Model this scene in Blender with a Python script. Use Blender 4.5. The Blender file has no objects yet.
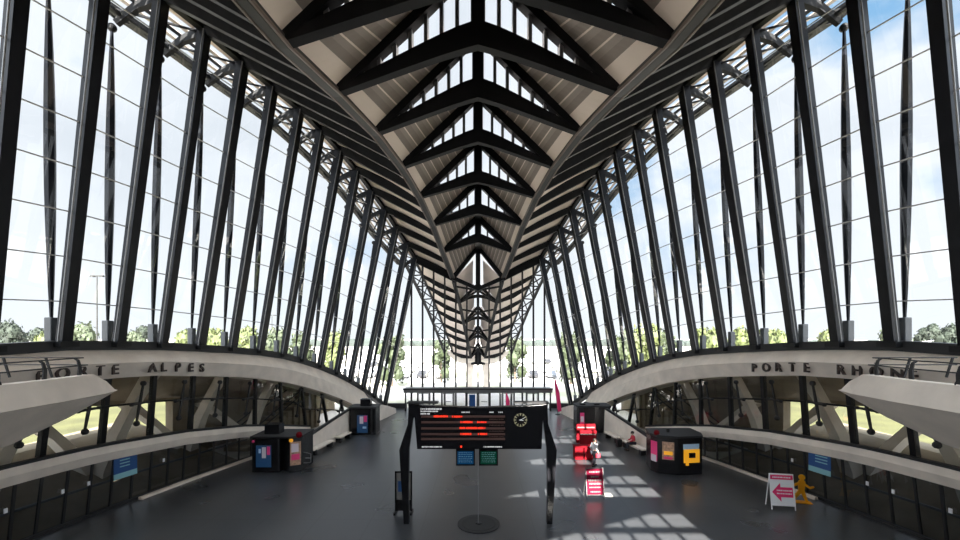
import bpy, bmesh, math, random
from mathutils import Vector, Matrix
random.seed(7)
C = bpy.context.scene
COL = C.collection
F = 427.0; H = 8.3; CX = 478.0; HY = 335.0
PI = math.pi
V = Vector

# ------------------------------------------------------------------ materials
def mat(name, col, rough=0.6, metal=0.0, spec=0.5, noise=0.0, nscale=3.0, bump=0.0, bscale=20.0, emit=None, estr=1.0):
    m = bpy.data.materials.new(name); m.use_nodes = True
    nt = m.node_tree; b = nt.nodes['Principled BSDF']
    b.inputs['Base Color'].default_value = (*col, 1)
    b.inputs['Roughness'].default_value = rough
    b.inputs['Metallic'].default_value = metal
    b.inputs['Specular IOR Level'].default_value = spec
    tc = nt.nodes.new('ShaderNodeTexCoord')
    if noise > 0:
        n = nt.nodes.new('ShaderNodeTexNoise'); n.inputs['Scale'].default_value = nscale; n.inputs['Detail'].default_value = 6
        nt.links.new(tc.outputs['Object'], n.inputs['Vector'])
        r = nt.nodes.new('ShaderNodeValToRGB')
        r.color_ramp.elements[0].position = 0.3; r.color_ramp.elements[1].position = 0.7
        r.color_ramp.elements[0].color = (*[c * (1 - noise) for c in col], 1)
        r.color_ramp.elements[1].color = (*[min(1, c * (1 + noise)) for c in col], 1)
        nt.links.new(n.outputs['Fac'], r.inputs['Fac']); nt.links.new(r.outputs['Color'], b.inputs['Base Color'])
    if bump > 0:
        n2 = nt.nodes.new('ShaderNodeTexNoise'); n2.inputs['Scale'].default_value = bscale; n2.inputs['Detail'].default_value = 4
        nt.links.new(tc.outputs['Object'], n2.inputs['Vector'])
        bp = nt.nodes.new('ShaderNodeBump'); bp.inputs['Strength'].default_value = bump; bp.inputs['Distance'].default_value = 0.05
        nt.links.new(n2.outputs['Fac'], bp.inputs['Height']); nt.links.new(bp.outputs['Normal'], b.inputs['Normal'])
    if emit:
        b.inputs['Emission Color'].default_value = (*emit, 1); b.inputs['Emission Strength'].default_value = estr
    return m

def glass_mat(name, tint, refl=1.0, rough=0.0):
    m = bpy.data.materials.new(name); m.use_nodes = True
    nt = m.node_tree; nt.nodes.clear()
    o = nt.nodes.new('ShaderNodeOutputMaterial'); mx = nt.nodes.new('ShaderNodeMixShader')
    t = nt.nodes.new('ShaderNodeBsdfTransparent'); g = nt.nodes.new('ShaderNodeBsdfGlossy')
    t.inputs['Color'].default_value = (*tint, 1); g.inputs['Roughness'].default_value = rough
    g.inputs['Color'].default_value = (refl, refl, refl, 1)
    f = nt.nodes.new('ShaderNodeLayerWeight'); f.inputs['Blend'].default_value = 0.5
    pw = nt.nodes.new('ShaderNodeMath'); pw.operation = 'POWER'; pw.inputs[1].default_value = 5.0
    ad = nt.nodes.new('ShaderNodeMath'); ad.operation = 'MULTIPLY_ADD'; ad.inputs[1].default_value = 0.85; ad.inputs[2].default_value = 0.06
    nt.links.new(f.outputs['Facing'], pw.inputs[0]); nt.links.new(pw.outputs[0], ad.inputs[0])
    nt.links.new(ad.outputs[0], mx.inputs[0]); nt.links.new(t.outputs[0], mx.inputs[1]); nt.links.new(g.outputs[0], mx.inputs[2])
    nt.links.new(mx.outputs[0], o.inputs[0])
    return m

def uv_stripe_mat(name, base, line, dark, n=1.0, rough=0.6):
    """boards running along the roof: repeating light joint, dark board, pale edge board (from the UV's u = metres from the edge)"""
    m = bpy.data.materials.new(name); m.use_nodes = True
    nt = m.node_tree; b = nt.nodes['Principled BSDF']; b.inputs['Roughness'].default_value = rough
    uv = nt.nodes.new('ShaderNodeUVMap'); sp = nt.nodes.new('ShaderNodeSeparateXYZ'); nt.links.new(uv.outputs[0], sp.inputs[0])
    fr = nt.nodes.new('ShaderNodeMath'); fr.operation = 'FRACT'
    mu = nt.nodes.new('ShaderNodeMath'); mu.operation = 'MULTIPLY'; mu.inputs[1].default_value = n
    nt.links.new(sp.outputs[0], mu.inputs[0]); nt.links.new(mu.outputs[0], fr.inputs[0])
    r = nt.nodes.new('ShaderNodeValToRGB'); e = r.color_ramp
    e.interpolation = 'CONSTANT'
    e.elements[0].position = 0; e.elements[0].color = (*line, 1)
    e.elements[1].position = 0.10; e.elements[1].color = (*dark, 1)
    x = e.elements.new(0.62); x.color = (*base, 1)
    nt.links.new(fr.outputs[0], r.inputs[0])
    lt = nt.nodes.new('ShaderNodeMath'); lt.operation = 'LESS_THAN'; lt.inputs[1].default_value = 0.62
    nt.links.new(sp.outputs[0], lt.inputs[0])
    mx = nt.nodes.new('ShaderNodeMixRGB'); nt.links.new(lt.outputs[0], mx.inputs[0]); nt.links.new(r.outputs[0], mx.inputs[1])
    mx.inputs[2].default_value = (*line, 1)
    nt.links.new(mx.outputs[0], b.inputs['Base Color'])
    return m

M = {}
M['steel'] = mat('dark_steel_paint', (0.006, 0.0063, 0.0075), 0.5, 0.0, 0.2, noise=0.25, nscale=1.5)
M['steelpost'] = mat('post_steel_paint', (0.006, 0.007, 0.010), 0.38, 0.0, 0.1, noise=0.3, nscale=0.6)
M['pedestal'] = mat('bluish_grey_steel', (0.05, 0.055, 0.06), 0.5)
M['steelgrey'] = mat('grey_steel', (0.16, 0.16, 0.16), 0.4, 0.3)
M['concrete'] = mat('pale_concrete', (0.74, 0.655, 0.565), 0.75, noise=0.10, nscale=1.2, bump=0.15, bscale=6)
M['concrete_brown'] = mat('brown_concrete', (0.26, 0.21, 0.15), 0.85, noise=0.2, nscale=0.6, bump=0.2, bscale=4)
M['skin'] = mat('roof_lining', (0.66, 0.57, 0.51), 0.6, noise=0.06, nscale=0.8)
M['panel'] = uv_stripe_mat('roof_boards', (0.27, 0.225, 0.195), (0.70, 0.60, 0.53), (0.205, 0.17, 0.15), 1.75)
M['trimb'] = mat('brown_edge_trim', (0.12, 0.09, 0.075), 0.45)
M['rod'] = mat('glazing_rod', (0.30, 0.30, 0.31), 0.5)
M['black'] = mat('black_lacquer', (0.008, 0.008, 0.010), 0.25)
M['blackmatt'] = mat('black_matt', (0.012, 0.012, 0.013), 0.6)
M['red'] = mat('red_laminate', (0.13, 0.002, 0.006), 0.75, spec=0.1)
M['pink'] = mat('pink_print', (0.80, 0.03, 0.16), 0.5)
M['pinkdim'] = mat('pink_print_sun_dimmed', (0.10, 0.003, 0.016), 0.8, spec=0.1)  # darker copy of the pink print, colour lowered to offset strong sun
M['whitedim'] = mat('white_sun_dimmed', (0.12, 0.12, 0.12), 0.8, spec=0.1)  # white lowered to grey in its colour to offset strong sun
M['white'] = mat('white_laminate', (0.85, 0.85, 0.86), 0.5)
M['yellow'] = mat('amber_board', (0.95, 0.42, 0.01), 0.5)
M['letter'] = mat('bronze_letter', (0.035, 0.02, 0.016), 0.5)
M['glass'] = glass_mat('clear_glass', (0.93, 0.95, 0.96), 0.9)
M['glassdark'] = glass_mat('smoked_glass', (0.36, 0.40, 0.44), 0.9)
M['glassmid'] = glass_mat('lightly_tinted_glass', (0.66, 0.68, 0.66), 0.8)
M['wall'] = mat('grey_wall_paint', (0.22, 0.21, 0.20), 0.8, noise=0.1)
M['led'] = mat('red_led', (0.1, 0.0, 0.0), 0.5, emit=(1.0, 0.04, 0.012), estr=1.2)
M['ledbrown'] = mat('dim_flap_row', (0.055, 0.035, 0.03), 0.5, emit=(0.35, 0.13, 0.09), estr=0.04)
M['ledwhite'] = mat('board_white_text', (0.5, 0.5, 0.5), 0.5, emit=(1, 1, 1), estr=0.35)
M['clockmark'] = mat('clock_marks', (0.45, 0.42, 0.25), 0.5, emit=(0.8, 0.75, 0.45), estr=0.15)
M['scrblue'] = mat('blue_screen', (0.0, 0.05, 0.15), 0.25, emit=(0.01, 0.07, 0.17), estr=0.18, noise=0)
M['scrgreen'] = mat('green_screen', (0.0, 0.05, 0.03), 0.25, emit=(0.005, 0.06, 0.03), estr=0.18)
M['adblue'] = mat('lit_blue_poster', (0.015, 0.05, 0.12), 0.3, emit=(0.02, 0.08, 0.2), estr=0.12)
M['adpink'] = mat('lit_pink_poster', (0.7, 0.05, 0.2), 0.3, emit=(0.7, 0.06, 0.2), estr=0.06)
M['adlight'] = mat('lit_pale_poster', (0.6, 0.55, 0.6), 0.3, emit=(0.6, 0.5, 0.55), estr=0.06)
M['adamber'] = mat('lit_amber_poster', (0.9, 0.4, 0.02), 0.3, emit=(0.9, 0.4, 0.02), estr=0.35)
M['adbrown'] = mat('lit_brown_poster', (0.35, 0.22, 0.15), 0.4, noise=0.5, nscale=9, emit=(0.3, 0.18, 0.12), estr=0.1)
M['adsky'] = mat('lit_pale_blue_poster', (0.4, 0.55, 0.7), 0.3, emit=(0.4, 0.55, 0.7), estr=0.06)
M['posterblue'] = mat('blue_wall_poster', (0.02, 0.08, 0.24), 0.4)
M['posterteal'] = mat('pale_teal_print', (0.25, 0.5, 0.55), 0.4)
M['grass'] = mat('dry_grass', (0.088, 0.086, 0.032), 0.9, noise=0.35, nscale=0.25, bump=0.4, bscale=8)
M['leaf'] = mat('tree_leaves', (0.026, 0.036, 0.014), 0.7, noise=0.5, nscale=1.2)
M['leafdark'] = mat('conifer_leaves', (0.014, 0.021, 0.013), 0.8, noise=0.4, nscale=1.2)
M['woodland'] = mat('hazy_woodland', (0.028, 0.036, 0.032), 0.9, noise=0.3, nscale=0.1)
M['leafbright'] = mat('bright_leaves', (0.055, 0.068, 0.018), 0.7, noise=0.4, nscale=1.2)
M['bark'] = mat('bark', (0.10, 0.07, 0.05), 0.9, noise=0.3, nscale=5)
M['tyre'] = mat('tyre_rubber', (0.02, 0.02, 0.02), 0.8)
M['carglass'] = mat('car_window', (0.04, 0.05, 0.06), 0.1)
for n_, c_ in (('white', (0.75, 0.75, 0.75)), ('silver', (0.42, 0.43, 0.45)), ('grey', (0.14, 0.15, 0.17)), ('black', (0.03, 0.03, 0.035)), ('blue', (0.05, 0.12, 0.3)), ('red', (0.4, 0.04, 0.04))):
    M['car_' + n_] = mat('car_paint_' + n_, c_, 0.25, 0.2)
M['skinp'] = mat('human_skin', (0.50, 0.30, 0.21), 0.6)
M['hair'] = mat('dark_hair', (0.03, 0.02, 0.015), 0.7)
M['shirt'] = mat('white_shirt', (0.45, 0.45, 0.47), 0.8)
M['trouser'] = mat('dark_trousers', (0.015, 0.016, 0.025), 0.8)
M['jacket'] = mat('red_jacket', (0.55, 0.03, 0.05), 0.8)

# floor: dark polished slabs with thin joints
def floor_mat():
    m = bpy.data.materials.new('polished_floor'); m.use_nodes = True
    nt = m.node_tree; b = nt.nodes['Principled BSDF']
    tc = nt.nodes.new('ShaderNodeTexCoord')
    br = nt.nodes.new('ShaderNodeTexBrick'); br.offset = 0; br.inputs['Scale'].default_value = 1
    br.inputs['Brick Width'].default_value = 2.4; br.inputs['Row Height'].default_value = 2.4
    br.inputs['Mortar Size'].default_value = 0.022
    br.inputs['Color1'].default_value = (0.046, 0.049, 0.054, 1); br.inputs['Color2'].default_value = (0.052, 0.055, 0.060, 1)
    br.inputs['Mortar'].default_value = (0.032, 0.034, 0.037, 1)
    n = nt.nodes.new('ShaderNodeTexNoise'); n.inputs['Scale'].default_value = 0.35; n.inputs['Detail'].default_value = 2
    mx = nt.nodes.new('ShaderNodeMixRGB'); mx.blend_type = 'MULTIPLY'; mx.inputs[0].default_value = 0.4
    r = nt.nodes.new('ShaderNodeValToRGB'); r.color_ramp.elements[0].position = 0.3; r.color_ramp.elements[0].color = (0.6, 0.6, 0.6, 1)
    r.color_ramp.elements[1].position = 0.75
    nt.links.new(tc.outputs['Object'], br.inputs['Vector']); nt.links.new(tc.outputs['Object'], n.inputs['Vector'])
    nt.links.new(n.outputs['Fac'], r.inputs[0]); nt.links.new(br.outputs['Color'], mx.inputs[1]); nt.links.new(r.outputs[0], mx.inputs[2])
    nt.links.new(mx.outputs[0], b.inputs['Base Color'])
    r2 = nt.nodes.new('ShaderNodeMapRange'); r2.inputs['To Min'].default_value = 0.25; r2.inputs['To Max'].default_value = 0.32
    b.inputs['Specular IOR Level'].default_value = 0.7
    nt.links.new(n.outputs['Fac'], r2.inputs['Value']); nt.links.new(r2.outputs[0], b.inputs['Roughness'])
    return m
M['floor'] = floor_mat()

def ground_mat():
    m = bpy.data.materials.new('pale_paving'); m.use_nodes = True
    nt = m.node_tree; b = nt.nodes['Principled BSDF']; b.inputs['Roughness'].default_value = 0.9
    tc = nt.nodes.new('ShaderNodeTexCoord'); n = nt.nodes.new('ShaderNodeTexNoise'); n.inputs['Scale'].default_value = 0.06; n.inputs['Detail'].default_value = 7
    r = nt.nodes.new('ShaderNodeValToRGB'); r.color_ramp.elements[0].position = 0.38; r.color_ramp.elements[0].color = (0.34, 0.33, 0.24, 1)
    r.color_ramp.elements[1].position = 0.52; r.color_ramp.elements[1].color = (0.60, 0.55, 0.52, 1)
    nt.links.new(tc.outputs['Object'], n.inputs['Vector']); nt.links.new(n.outputs['Fac'], r.inputs[0]); nt.links.new(r.outputs[0], b.inputs['Base Color'])
    return m
M['ground'] = ground_mat()

# ------------------------------------------------------------------ mesh helpers
class MB:
    def __init__(s): s.v = []; s.f = []; s.uv = {}; s.m = []; s.cur = 0
    def face(s, pts, uv=None):
        i = len(s.v); s.v += [tuple(p) for p in pts]; s.f.append(tuple(range(i, i + len(pts)))); s.m.append(s.cur)
        if uv: s.uv[len(s.f) - 1] = uv
    def rings(s, rings, caps=True, closed=False):
        n = len(rings[0]); i0 = len(s.v)
        for r in rings: s.v += [tuple(p) for p in r]
        for a in range(len(rings) - 1 + (1 if closed else 0)):
            b = (a + 1) % len(rings)
            for j in range(n):
                k = (j + 1) % n
                s.f.append((i0 + a * n + j, i0 + a * n + k, i0 + b * n + k, i0 + b * n + j)); s.m.append(s.cur)
        if caps and not closed:
            s.f.append(tuple(i0 + j for j in range(n))[::-1]); s.m.append(s.cur)
            s.f.append(tuple(i0 + (len(rings) - 1) * n + j for j in range(n))); s.m.append(s.cur)
        return s
    def box(s, a, b):
        x0, y0, z0 = a; x1, y1, z1 = b
        return s.rings([[(x0, y0, z0), (x1, y0, z0), (x1, y1, z0), (x0, y1, z0)], [(x0, y0, z1), (x1, y0, z1), (x1, y1, z1), (x0, y1, z1)]])
    def beam(s, pts, w, h, up=(0, 0, 1)):
        """rectangular bar along pts; w = width across, h = height along 'up'; each a number or a list"""
        pts = [V(p) for p in pts]; R = []
        for i, p in enumerate(pts):
            t = (pts[min(i + 1, len(pts) - 1)] - pts[max(i - 1, 0)]).normalized()
            u = V(up); sd = t.cross(u)
            if sd.length < 1e-4: sd = t.cross(V((0, 1, 0)))
            sd.normalize(); uu = sd.cross(t).normalized()
            ww = (w[i] if isinstance(w, (list, tuple)) else w) / 2; hh = (h[i] if isinstance(h, (list, tuple)) else h) / 2
            R.append([p - sd * ww - uu * hh, p + sd * ww - uu * hh, p + sd * ww + uu * hh, p - sd * ww + uu * hh])
        return s.rings(R)
    def tube(s, pts, r, n=8, caps=True):
        pts = [V(p) for p in pts]; R = []
        for i, p in enumerate(pts):
            t = (pts[min(i + 1, len(pts) - 1)] - pts[max(i - 1, 0)]).normalized()
            u = V((0, 0, 1)) if abs(t.z) < 0.9 else V((0, 1, 0))
            a = t.cross(u).normalized(); b = a.cross(t).normalized()
            rr = r[i] if isinstance(r, (list, tuple)) else r
            R.append([p + (a * math.cos(2 * PI * k / n) + b * math.sin(2 * PI * k / n)) * rr for k in range(n)])
        return s.rings(R, caps)
    def disc(s, c, r, h, n=24):
        c = V(c); return s.rings([[c + V((r * math.cos(2 * PI * k / n), r * math.sin(2 * PI * k / n), z)) for k in range(n)] for z in (0, h)])
    def ball(s, c, r, n=8, sq=(1, 1, 1)):
        c = V(c); R = []
        for i in range(1, n):
            ph = PI * i / n
            R.append([c + V((r * sq[0] * math.sin(ph) * math.cos(2 * PI * k / (2 * n)), r * sq[1] * math.sin(ph) * math.sin(2 * PI * k / (2 * n)), r * sq[2] * math.cos(ph))) for k in range(2 * n)])
        return s.rings(R)
    def prism(s, poly, axis, a, b):
        """poly of 2-D points extruded along axis ('x','y','z') from a to b"""
        def P(p, t): return {'x': (t, p[0], p[1]), 'y': (p[0], t, p[1]), 'z': (p[0], p[1], t)}[axis]
        return s.rings([[P(p, a) for p in poly], [P(p, b) for p in poly]])
    def xf(s, mx):
        s.v = [tuple(mx @ V(p)) for p in s.v]; return s
    def mesh(s, name, mats, smooth=False):
        me = bpy.data.meshes.new(name); me.from_pydata(s.v, [], s.f)
        mats = mats if isinstance(mats, (list, tuple)) else [mats]
        for q in mats: me.materials.append(M[q] if isinstance(q, str) else q)
        for p, mi in zip(me.polygons, s.m): p.material_index = mi; p.use_smooth = smooth
        if s.uv:
            l = me.uv_layers.new(name='UVMap')
            for fi, uv in s.uv.items():
                for li, q in zip(me.polygons[fi].loop_indices, uv): l.data[li].uv = q
        bm = bmesh.new(); bm.from_mesh(me); bmesh.ops.recalc_face_normals(bm, faces=bm.faces); bm.to_mesh(me); bm.free()
        return me
    def build(s, name, mats, parent=None, bevel=0, smooth=False, label=None):
        if parent is not None and parent.location.length > 0 and getattr(s, 'world', False):
            pass
        o = bpy.data.objects.new(name, s.mesh(name, mats, smooth)); COL.objects.link(o)
        if parent: o.parent = parent
        if bevel:
            b = o.modifiers.new('bevel', 'BEVEL'); b.width = bevel; b.segments = 2; b.limit_method = 'ANGLE'
        if label: o['label'] = label
        return o

def empty(name, loc=(0, 0, 0), rz=0):
    o = bpy.data.objects.new(name, None); COL.objects.link(o); o.location = loc; o.rotation_euler.z = rz
    o.empty_display_size = 0.3; return o
def tag(o, label=None, cat=None, group=None, kind=None):
    if label: o['label'] = label
    if cat: o['category'] = cat
    if group: o['group'] = group
    if kind: o['kind'] = kind
    return o
def rebase(mb, root):
    """shift world-space geometry so it is relative to its thing's base"""
    mb.v = [tuple(root.matrix_basis.inverted() @ V(p)) for p in mb.v] if root.rotation_euler.z else [tuple(V(p) - root.location) for p in mb.v]
    return mb
def copy_tree(o, parent=None):
    c = o.copy(); COL.objects.link(c); c.parent = parent
    for ch in [q for q in bpy.data.objects if q.parent == o]: copy_tree(ch, c)
    return c
ORD = ['first', 'second', 'third', 'fourth', 'fifth', 'sixth', 'seventh', 'eighth', 'ninth', 'tenth', 'eleventh', 'twelfth', 'thirteenth', 'fourteenth', 'fifteenth', 'sixteenth', 'seventeenth', 'eighteenth']
SIDE = {-1: 'left', 1: 'right'}

def lerp(tab, d):
    if d <= tab[0][0]: a, b = tab[0], tab[1]
    elif d >= tab[-1][0]: a, b = tab[-2], tab[-1]
    else:
        for a, b in zip(tab, tab[1:]):
            if a[0] <= d <= b[0]: break
    t = (d - a[0]) / (b[0] - a[0])
    return tuple(p + (q - p) * t for p, q in zip(a[1:], b[1:]))

# ------------------------------------------------------------------ the hall's curves (metres)
S = 2.37
def pd(i): return 48.5 - S * (14 - i)
base_px = {1: (63, 344), 2: (118, 344), 3: (162, 345), 4: (200, 347), 5: (232, 349), 6: (260, 351.5), 7: (283, 355), 8: (302, 360), 9: (320, 366), 10: (336.6, 373), 11: (350, 380), 12: (363, 388), 13: (374, 396.5), 14: (385, 404.5)}
top_px = {2: (162, 0), 3: (205, 34), 4: (243, 66), 5: (273, 90), 6: (300, 112), 7: (321, 133), 8: (340, 153), 9: (357, 173), 10: (372, 193), 11: (385, 212), 12: (396.5, 230), 13: (407, 246), 14: (415.5, 260)}
PB = {}; PT = {}
for i, (x, y) in base_px.items():
    d = pd(i); PB[i] = ((CX - x) * d / F, H + (HY - y) * d / F)
for i, (x, y) in top_px.items():
    d = pd(i); PT[i] = ((CX - x) * d / F, H + (HY - y) * d / F)
PB[0] = (17.65, 7.8); PB[-1] = (17.95, 7.7); PB[-2] = (18.1, 7.6)
PT[1] = (15.45, 24.1); PT[0] = (16.2, 24.1); PT[-1] = (16.6, 24.0); PT[-2] = (16.9, 23.9)
I0 = -2
BT = [(pd(i), PB[i][0], PB[i][1]) for i in range(I0, 15)]
TT = [(pd(i), PT[i][0], PT[i][1]) for i in range(I0, 15)]
XF = [(8.0, 18.6), (17.5, 18.25), (20.5, 17.6), (23.8, 16.85), (28.35, 15.6), (32, 14.3), (38, 12.0), (44.5, 10.3), (48.5, 10.0)]
def base(d): return lerp(BT, d)
def wallx(d, z):
    xb, zb = base(d); xf = lerp(XF, d)[0]
    t = min(1, max(0, z / max(zb, 0.3)))
    return xf + (xb - xf) * t
AH = [(8, 1.45), (22, 1.38), (28, 1.6), (34, 2.0), (41, 2.5), (46, 2.5), (50, 2.4)]
def arch_h(d): return lerp(AH, d)[0]
LT = [(8, 3.0), (15.3, 3.3), (19.5, 3.2), (24, 2.85), (28, 2.3), (31, 1.7), (34, 1.0)]
def low_top(d): return lerp(LT, d)[0]

# central spine frames
FS = 4.8
foot_px = [(25, 57), (35, 83), (45, 110), (58, 138), (76, 168), (102, 202), (141, 242), (195, 292)]
cc_px = [(0, 46), (0, 97), (0, 126), (0, 158), (0, 199), (0, 246), (0, 300), (0, 365)]
apex_px = [88, 119, 156, 197, 243, 306, 382, 480]
FR = []
for k in range(8):
    d = 48.5 - FS * k
    FR.append(dict(d=d, w=foot_px[k][0] * d / F, z=H + foot_px[k][1] * d / F, cc=H + cc_px[k][1] * d / F, ap=H + apex_px[k] * d / F))
FR.append(dict(d=10.1, w=6.9, z=17.9, cc=20.2, ap=24.5))
ARC = [(f['d'], f['w'], f['z']) for f in FR][::-1]
BEAK_ARC = [(48.5, FR[0]['w'], FR[0]['z']), (53.0, 2.3, 12.4), (57.5, 1.9, 9.9), (62, 1.5, 7.4), (66.5, 1.1, 4.9)]
BEAK_OUT = [(48.5, PT[14][0], PT[14][1]), (53.0, 6.3, 14.4), (57.5, 5.4, 11.6), (62, 4.6, 8.6), (66.5, 3.9, 5.6)]

# ------------------------------------------------------------------ the setting
def structure(o): o['kind'] = 'structure'; return o
# floor (follows the plan of the hall)
mb = MB(); dl = [-15, 8, 12, 17.5, 20.5, 23.8, 28.35, 32, 38, 44.5, 48.6]
mb.rings([[(-lerp(XF, d)[0] - 0.1, d, -0.3), (lerp(XF, d)[0] + 0.1, d, -0.3), (lerp(XF, d)[0] + 0.1, d, 0), (-lerp(XF, d)[0] - 0.1, d, 0)] for d in dl])
structure(mb.build('floor', 'floor'))
mb = MB(); mb.box((-700, -60, -0.8), (700, 900, -0.32)); g = structure(mb.build('ground', 'ground'))

def quadstrip(mb, A, B, th, uvw=None):
    """thick sheet between two polylines"""
    for i in range(len(A) - 1):
        p = [V(A[i]), V(B[i]), V(B[i + 1]), V(A[i + 1])]
        n = (p[1] - p[0]).cross(p[3] - p[0]).normalized()
        if n.z < 0: n = -n
        q = [x + n * th for x in p]
        mb.face(p, uvw[i] if uvw else None); mb.face(q[::-1])
        for a in range(4):
            b = (a + 1) % 4; mb.face([p[a], q[a], q[b], p[b]])

ZR0 = 16.5
# unseen rear of the hall; roof openings added to throw the floor's sun patches
for s in (-1, 1):
    mb = MB(); mb.box((s * 18.7, -15, -0.3), (s * 19.1, 10.3, 7.6)); mb.box((s * 18.7, -15, 24), (s * 19.1, 10.3, 26)) if False else None
    structure(mb.build('wall_' + SIDE[s], 'wall'))
    w = MB()
    for q in range(11): w.box((s * 18.75, -15 + q * 2.5, 7.6), (s * 19.05, -14.7 + q * 2.5, ZR0))
    structure(w.build('window_%d' % (20 + (s > 0)), 'steel'))  # unseen open bays, added to bring more sky light onto balconies and arches
mb = MB(); mb.box((-19.1, -15.4, -0.3), (19.1, -15, 17)); structure(mb.build('wall_back', 'wall'))
for s in (-1, 1):
    mb = MB(); mb.box((min(s * 19.1, s * 25), 4.6, -0.3), (max(s * 19.1, s * 25), 5.0, 11)); structure(mb.build('wall_outer_' + SIDE[s], 'wall'))  # unseen wall added to keep low sun off the embankment
ZR = 16.5; DY = 27.5; DX = 1.0
added_openings = []
for dn, df in ((16.0, 19.75), (21.35, 25.1), (26.8, 30.4), (32.2, 35.4)):
    added_openings.append((dn - DY, df - DY))
mb = MB(); xr0, xr1 = 0.35 - DX, 9.4 - DX
def slab(mb, poly): mb.prism(poly, 'z', ZR, ZR + 0.35)
prev = -15.4
for a, b in added_openings:
    slab(mb, [(-19.1, prev), (19.1, prev), (19.1, a), (-19.1, a)])
    slab(mb, [(-19.1, a), (xr0, a), (xr0 + 6.6, b), (-19.1, b)]) if False else None
    # beside the opening: left of the tip, above the slope, and right of it
    slab(mb, [(-19.1, a), (xr0, a), (xr0 + 7.6, b), (-19.1, b)])
    slab(mb, [(xr1, a), (19.1, a), (19.1, b), (xr1, b)])
    prev = b
slab(mb, [(-19.1, prev), (19.1, prev), (19.1, 9.3), (-19.1, 9.3)])
structure(mb.build('ceiling_rear', 'wall'))
for n, (a, b) in enumerate(added_openings):
    w = MB()
    for q in range(1, 9):
        x = xr0 + q * 1.0
        yb = min(b, a + (b - a) * (x - xr0) / 7.6)
        w.box((x - 0.08, a - 0.1, ZR + 0.05), (x + 0.08, yb + 0.1, ZR + 0.3))
    w.box((xr0 + 2, a + 1.75, ZR + 0.05), (xr1, a + 1.97, ZR + 0.3))
    structure(w.build('window_%d' % (n + 10), 'steel'))  # bars over an added opening, shaping its sun patch on the floor
mb = MB(); mb.box((-19.1, 9.3, ZR), (19.1, 9.6, 27)); structure(mb.build('wall_sun_stop', 'wall'))  # unseen riser added to stop sun passing over the rear roof

# ------------------------------------------------------------------ roof wings (lining) and spine boards
ceil = structure(empty('ceiling', (0, 25, 0)))
def wing_section(d_in, d_out, s, t, arc=ARC, out=None, lift=0.45):
    """a point of the wing lining: t = 0 at the spine edge, 1 at the post heads"""
    a = lerp(arc, d_in); b = lerp(out or [(q[0], q[1], q[2]) for q in TT], d_out)
    x = a[0] + (b[0] - a[0]) * t; z = a[1] + (b[1] - a[1]) * t + (0.5 + 2.2 * max(0, min(1, (44 - d_in) / 24))) * t * (1 - t) + lift
    return V((s * x, d_in + (d_out - d_in) * t, z))
def fin_pair(i):   # arc depth and post depth for roof fin i
    return 48.5 - (FS / 2) * (14 - i), pd(i)
NT = 8
for s in (-1, 1):
    mb = MB(); idx = [x * 0.5 for x in range(-2 * 2, 29)]
    idx = [q for q in idx if fin_pair(q)[0] > 9.6]
    for t in range(NT):
        A = [wing_section(*fin_pair(q), s, t / NT) for q in idx]; B = [wing_section(*fin_pair(q), s, (t + 1) / NT) for q in idx]
        quadstrip(mb, A, B, 0.15)
    rebase(mb, ceil).build('wing_lining', 'skin', ceil)
    mb = MB(); mb2 = MB()
    pts = [(d, *lerp(ARC, d)) for d in [10.1 + i * 1.2 for i in range(33)]]
    for d, w, z in (pts[-1],): pass
    mb.beam([(s * w, d, z) for d, w, z in pts], 0.34, 0.36); rebase(mb, ceil).build('spine_edge_beam', 'blackmatt', ceil)
    mb2.beam([(s * (w - 0.22), d, z - 0.1) for d, w, z in pts], 0.07, 0.14); rebase(mb2, ceil).build('edge_trim', 'trimb', ceil)
    mb3 = MB(); mb3.beam([(s * (w + 0.24), d, z - 0.12) for d, w, z in pts], 0.07, 0.16); rebase(mb3, ceil).build('edge_trim', 'trimb', ceil)
# boards between one frame's chord (near) and the next frame's rafters (far)
def chord_pt(f, t, s):       # t 0 foot .. 1 centre, gently arched
    return V((s * f['w'] * (1 - t), f['d'], f['z'] + (f['cc'] - f['z']) * (t * 1.06 - 0.06 * t ** 6)))
def raft_pt(f, t, s):
    return V((s * f['w'] * (1 - t), f['d'], f['z'] + (f['ap'] - f['z']) * t))
for k in range(8):
    far, near = FR[k], FR[k + 1]
    mb = MB()
    for s in (-1, 1):
        n = 10; nr = 8
        A = [chord_pt(near, t / n, s) + V((0, 0.1, 0.25)) for t in range(n + 1)]
        B = [raft_pt(far, t / n, s) + V((0, 0.0, 0.25)) for t in range(n + 1)]
        for q in range(nr):
            uvs = []
            for t in range(n):
                u0, u1 = t / n * 5.4, (t + 1) / n * 5.4
                uvs.append([(u0, 0), (u0, 1), (u1, 1), (u1, 0)])
            quadstrip(mb, [a.lerp(b, q / nr) for a, b in zip(A, B)], [a.lerp(b, (q + 1) / nr) for a, b in zip(A, B)], 0.15, uvs)
    rebase(mb, ceil).build('spine_boards', 'panel', ceil)

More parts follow.
